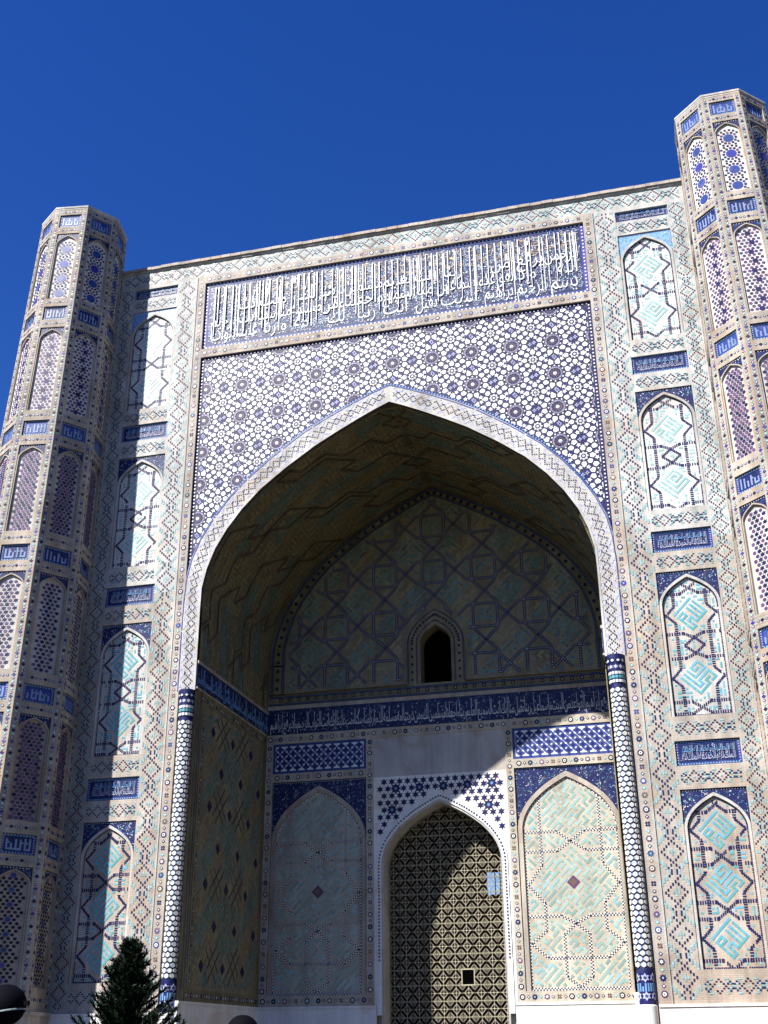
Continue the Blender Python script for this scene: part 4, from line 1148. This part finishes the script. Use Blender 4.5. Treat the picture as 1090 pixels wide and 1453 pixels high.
fr_.rect(-3.05, 13.72, 3.05, 13.9, -0.05, 0.05, 'wood', FS, True)
fr_.build('frame', screen)

# ------------------------------------------------------------------ corner towers
TL = [(42.75, 43.6), (36.6, 37.45), (29.6, 30.45), (22.75, 23.6), (15.9, 16.75), (9.25, 10.1)]
TA = [(37.95, 42.3), (31.05, 36.1), (24.3, 29.05), (17.35, 22.2), (10.65, 15.35), (4.0, 8.75)]
TR, TZ = 2.35, 44.05
def tower_fill(style):
    def fill(p, fr, w, zs, za, lim, q):
        o = MB(); inside = lambda u, v, r: abs(u)+r < w and v-r > 0.03 and v+r < lim(u)-0.01
        def dot(u, v, r, mat, n=6, st=False, top='ivory_tile'):
            r *= 1.16
            if inside(u, v, r*0.9): o.prism(star(n, r, r*0.55, u, v) if st else ngon(n, r, u, v, R(30)), 0, 0.012, mat, fr)
        if style == 0:      # large roundels among small dots
            z = 0.38
            while z < za:
                dot(0, z, 0.21, 'blue', 12); 
                for k in range(12): dot(0.34*math.cos(R(30*k)), z+0.34*math.sin(R(30*k)), 0.062, 'purple' if k % 2 else 'navy')
                for k in range(16): dot(0.5*math.cos(R(22.5*k+11)), z+0.5*math.sin(R(22.5*k+11)), 0.055, 'navy')
                z += 0.98
        elif style == 1:
            z = 0.2; k = 0
            while z < za:
                for i in range(-4, 5):
                    u = (i+(0.5 if k % 2 else 0))*0.20
                    if k % 3 == 0 and i % 3 == 0: dot(u, z, 0.105, 'navy', 10)
                    else: dot(u, z, 0.068, 'purple')
                z += 0.175; k += 1
        elif style == 2:
            z = 0.15; k = 0
            while z < za:
                for i in range(-5, 6): dot((i+(0.5 if k % 2 else 0))*0.185, z, 0.074, 'purple' if (i+k) % 4 else 'navy')
                z += 0.16; k += 1
        elif style == 3:
            z = 0.16; k = 0
            while z < za:
                for i in range(-4, 5):
                    u = (i+(0.5 if k % 2 else 0))*0.215; st = (i+k) % 2 == 0
                    dot(u, z, 0.098 if st else 0.070, 'navy' if st else 'purple', 6, st)
                z += 0.19; k += 1
        else:
            z = 0.2; k = 0
            while z < za:
                for i in range(-4, 5):
                    u = (i+(0.5 if k % 2 else 0))*0.21; big = (i % 2 == 0 and k % 4 == 0)
                    dot(u, z, 0.12 if big else 0.06, 'blue' if big else 'ink', 8 if big else 6, big)
                z += 0.15; k += 1
        o.build('dot_mosaic', p, 'stuff')
    return fill
def tower(s, phi, label):
    a0 = R(22.5+phi); cx = -XW-TR*math.cos(a0); cy = -TR*math.sin(a0)
    T = thing('corner_tower', label, 'tower', (s*-1*cx if s > 0 else cx, cy, 0), 'corner towers of the portal')
    vert = lambda k, r: ((cx+r*math.cos(R(-67.5+45*k+phi)))*(1 if s < 0 else -1), cy+r*math.sin(R(-67.5+45*k+phi)))
    dp = 0.13; ri = TR-dp/math.cos(R(22.5))
    m = MB(); b0 = 0
    O8 = [vert(k, ri) for k in range(8)]
    m.prism(O8, 0, TZ-0.05, 'cream_brick', frame((0, 0, 0), (1, 0, 0), (0, 1, 0), (0, 0, 1)))
    m.build('shaft', T)
    FZ = frame((0, 0, 0), (1, 0, 0), (0, 1, 0), (0, 0, 1))
    m = MB(); m.prism([vert(k, TR+0.012) for k in range(8)], TZ-0.1, TZ, 'pale_brick', FZ, True); m.prism([vert(k, TR+0.035) for k in range(8)], TZ, TZ+0.11, 'pale_brick', FZ, True); m.build('coping', T)
    m = MB(); m.prism([vert(k, TR+0.12) for k in range(8)], 0, 2.9, 'cream_brick', FZ); m.prism([vert(k, TR+0.2) for k in range(8)], 2.9, 3.05, 'cream_brick', FZ, True); m.build('plinth', T)
    faces = (-3, -2, -1, 0, 1) if s < 0 else (-1, 0, 1, -2, 2)
    for k in faces:
        A, B = vert(k, TR), vert(k+1, TR)
        if s > 0: A, B = B, A
        ux, uy = B[0]-A[0], B[1]-A[1]; L = math.hypot(ux, uy); ux, uy = ux/L, uy/L
        fr = frame(((A[0]+B[0])/2, (A[1]+B[1])/2, 0), (ux, uy, 0), (0, 0, 1), (uy, -ux, 0))
        hw = L/2; ow = hw-0.30; t = dp*math.tan(R(22.5))
        m = MB(); kk = m.mi('tower_brick')
        for sg in (-1, 1):       # mitred upright border strips
            b0 = len(m.v)
            for z in (3.05, TZ-0.1):
                for u, h in ((sg*hw, 0), (sg*ow, 0), (sg*ow, -dp-0.02), (sg*(hw-t), -dp-0.02)): m.v.append(tuple(fr(u, z, h)))
            for q in ((0, 1, 5, 4), (1, 2, 6, 5), (2, 3, 7, 6), (3, 0, 4, 7), (0, 1, 2, 3), (4, 5, 6, 7)): m.f.append(tuple(b0+i for i in q)); m.m.append(kk)
        ed = [TZ-0.1]
        for (l0, l1), (q0, q1) in zip(TL, TA): ed += [l1, l0, q1, q0]
        ed.append(3.05)
        for i in range(0, len(ed), 2): m.rect(-ow, ed[i+1], ow, ed[i], -dp-0.02, 0, 'tower_brick', fr)
        bd = m.build('border', T)
        o = MB()
        for sg in (-1, 1):
            z = 3.3; i = 0; u = sg*(hw-0.15)
            while z < TZ-0.25:
                if i % 3 == 0: o.prism(ngon(4, 0.085, u, z), 0, 0.012, 'blue' if i % 2 else 'navy', fr)
                else: o.prism(ngon(6, 0.062, u, z), 0, 0.010, 'turquoise' if i % 2 else 'blue', fr); o.prism(ngon(5, 0.03, u, z), 0, 0.015, 'ivory_tile', fr)
                z += 0.17; i += 1
        for i in range(0, len(ed), 2):
            if ed[i]-ed[i+1] < 0.3: continue
            z = (ed[i]+ed[i+1])/2; n = int(2*ow/0.17)
            for j in range(n):
                u = -ow+(j+.5)*2*ow/n
                if j % 3 == 1: o.prism(ngon(4, 0.08, u, z), 0, 0.012, 'navy', fr)
                else: o.prism(ngon(6, 0.06, u, z), 0, 0.010, 'blue', fr); o.prism(ngon(5, 0.028, u, z), 0, 0.015, 'ivory_tile', fr)
        o.build('border_mosaic', bd, 'stuff')
        if (s < 0 and k == -3) or (s > 0 and k in (2,)): continue
        for i, (z0, z1) in enumerate(TL):
            label_panel(T, sub(fr, -ow, z0), 2*ow, z1-z0, 0.08, None, field='field_blue' if i % 2 else 'blue', seed=100+i+7*k, ink='label_blue')
        for i, (z0, z1) in enumerate(TA):
            arched_panel(T, sub(fr, 0, z0), 2*ow, z1-z0, 0.11, 'white_brick' if i < 2 else 'pale_brick' if i < 4 else 'tower_brick', tower_fill((0, 1, 2, 3, 2, 4)[i]), seed=200+i+9*k, spand='field_blue', mould='tower_brick', dens=60)
    return T
def batter(T, sx):
    """the towers widen downwards, away from the edge where they join the wall"""
    def walk(o):
        for ch in o.children:
            me = ch.data; n = len(me.vertices); co = [0.0]*(3*n); me.vertices.foreach_get('co', co)
            for i in range(0, 3*n, 3):
                k = 1+0.009*(TZ-co[i+2]); co[i] = sx*XW+k*(co[i]-sx*XW); co[i+1] = k*co[i+1]
            me.vertices.foreach_set('co', co); me.update(); walk(ch)
    walk(T)
batter(tower(-1, 8.8, 'octagonal tiled corner tower with one side in sun and its flank in deep shade'), -1)
batter(tower(1, 0.0, 'octagonal tiled corner tower in full sun rising beside the lettered panel'), 1)

# ------------------------------------------------------------------ conifer in front of the portal
def conifer(x, y, H, Rb, label):
    T = thing('conifer_tree', label, 'tree', (x, y, 0))
    q = random.Random(4)
    m = MB(); n = 8
    prof_ = [(0.10, 0), (0.085, 1.0), (0.06, 2.4), (0.02, H-0.2)]
    for a in range(len(prof_)-1):
        for i in range(n):
            t0, t1 = 2*math.pi*i/n, 2*math.pi*(i+1)/n; (r0_, z0), (r1_, z1) = prof_[a], prof_[a+1]
            m.face([(x+r0_*math.cos(t0), y+r0_*math.sin(t0), z0), (x+r0_*math.cos(t1), y+r0_*math.sin(t1), z0), (x+r1_*math.cos(t1), y+r1_*math.sin(t1), z1), (x+r1_*math.cos(t0), y+r1_*math.sin(t0), z1)], 'bark')
    m.build('trunk', T)
    m = MB()
    nb = 420
    for b_ in range(nb):
        t = (b_+q.random())/nb; z = 0.35+(H-0.45)*t; a = q.uniform(0, 6.283)
        ln = Rb*(1-t)**0.85*q.uniform(0.55, 1.12)*(0.8+0.25*math.sin(3*a+1))+0.12
        rise = q.uniform(0.35, 0.75)
        d = Vector((math.cos(a), math.sin(a), rise)).normalized(); o0 = Vector((x, y, z))
        ns = int(8+ln*26)
        for i in range(ns):
            f = (i+0.5)/ns
            if f < 0.25 and q.random() < 0.5: continue
            c0 = o0+d*(ln*f)+Vector((0, 0, 0.18*ln*f*f))
            for k in range(5):
                v_ = Vector((q.uniform(-1, 1), q.uniform(-1, 1), q.uniform(-0.5, 1)))+d*1.1; v_.normalize()
                l2 = q.uniform(0.10, 0.2); sd = v_.cross(Vector((q.uniform(-1, 1), q.uniform(-1, 1), q.uniform(-1, 1)))).normalized()*0.016
                m.face([c0-sd, c0+sd, c0+v_*l2+sd*0.3, c0+v_*l2-sd*0.3], 'needles')
    m.build('crown', T, 'stuff')
conifer(-4.55, -15.0, 4.62, 2.0, 'small dark conifer tree standing before the foot of the portal')

# ------------------------------------------------------------------ garden lamps
def lamp(x, y, zc, r, label, tilt):
    T = thing('garden_lamp', label, 'lamp', (x, y, 0), 'round dark garden lamps')
    def lathe(prof_, mat, n=24, M=None):
        m = MB(); k = m.mi(mat)
        for rr, z in prof_:
            for i in range(n):
                v_ = Vector((rr*math.cos(2*math.pi*i/n), rr*math.sin(2*math.pi*i/n), z))
                if M: v_ = M @ v_
                m.v.append((x+v_.x, y+v_.y, v_.z))
        for a in range(len(prof_)-1):
            for i in range(n):
                j = (i+1) % n; m.f.append((a*n+i, a*n+j, (a+1)*n+j, (a+1)*n+i)); m.m.append(k)
        return m
    lathe([(0.16, 0), (0.16, 0.06), (0.07, 0.12), (0.05, 0.3), (0.045, zc-r*0.9)], 'metal_dark').build('post', T)
    M = Matrix.Translation((0, 0, zc)) @ Matrix.Rotation(tilt, 4, 'Y')
    N = 14
    sph = [(max(1e-4, r*math.sin(math.pi*i/N)), -r*0.92*math.cos(math.pi*i/N)) for i in range(N+1)]
    h = lathe(sph, 'metal_dark', M=M).build('lamp_head', T)
    for p in h.data.polygons: p.use_smooth = True
    lathe([(r*0.955, -r*0.36), (r*0.985, -r*0.34), (r*0.985, -r*0.30), (r*0.955, -r*0.28)], 'metal_pale', M=M).build('rim', T)
    for sg in (-1, 1):
        m2 = MB(); k = m2.mi('metal_dark')
        c_ = [M @ Vector((sg*(r*0.93), a, b_)) for a, b_ in ((-.04, -.04-.1*r), (.04, -.04-.1*r), (.04, .04-.1*r), (-.04, .04-.1*r))]; d_ = [M @ Vector((sg*(r*1.25), a, b_)) for a, b_ in ((-.03, -.03-.1*r), (.03, -.03-.1*r), (.03, .03-.1*r), (-.03, .03-.1*r))]
        b0 = len(m2.v); m2.v += [(x+v_.x, y+v_.y, v_.z) for v_ in c_+d_]
        for q in ((0, 1, 5, 4), (1, 2, 6, 5), (2, 3, 7, 6), (3, 0, 4, 7), (4, 5, 6, 7)): m2.f.append(tuple(b0+i for i in q)); m2.m.append(k)
        m2.build('pivot', T)
lamp(0.42, -30.0, 2.30, 0.37, 'round dark lamp head with a pale rim in front of the shaded tower', R(-10))
lamp(4.76, -30.0, 1.86, 0.26, 'small dark domed lamp top before the shaded reveal of the niche', R(0))
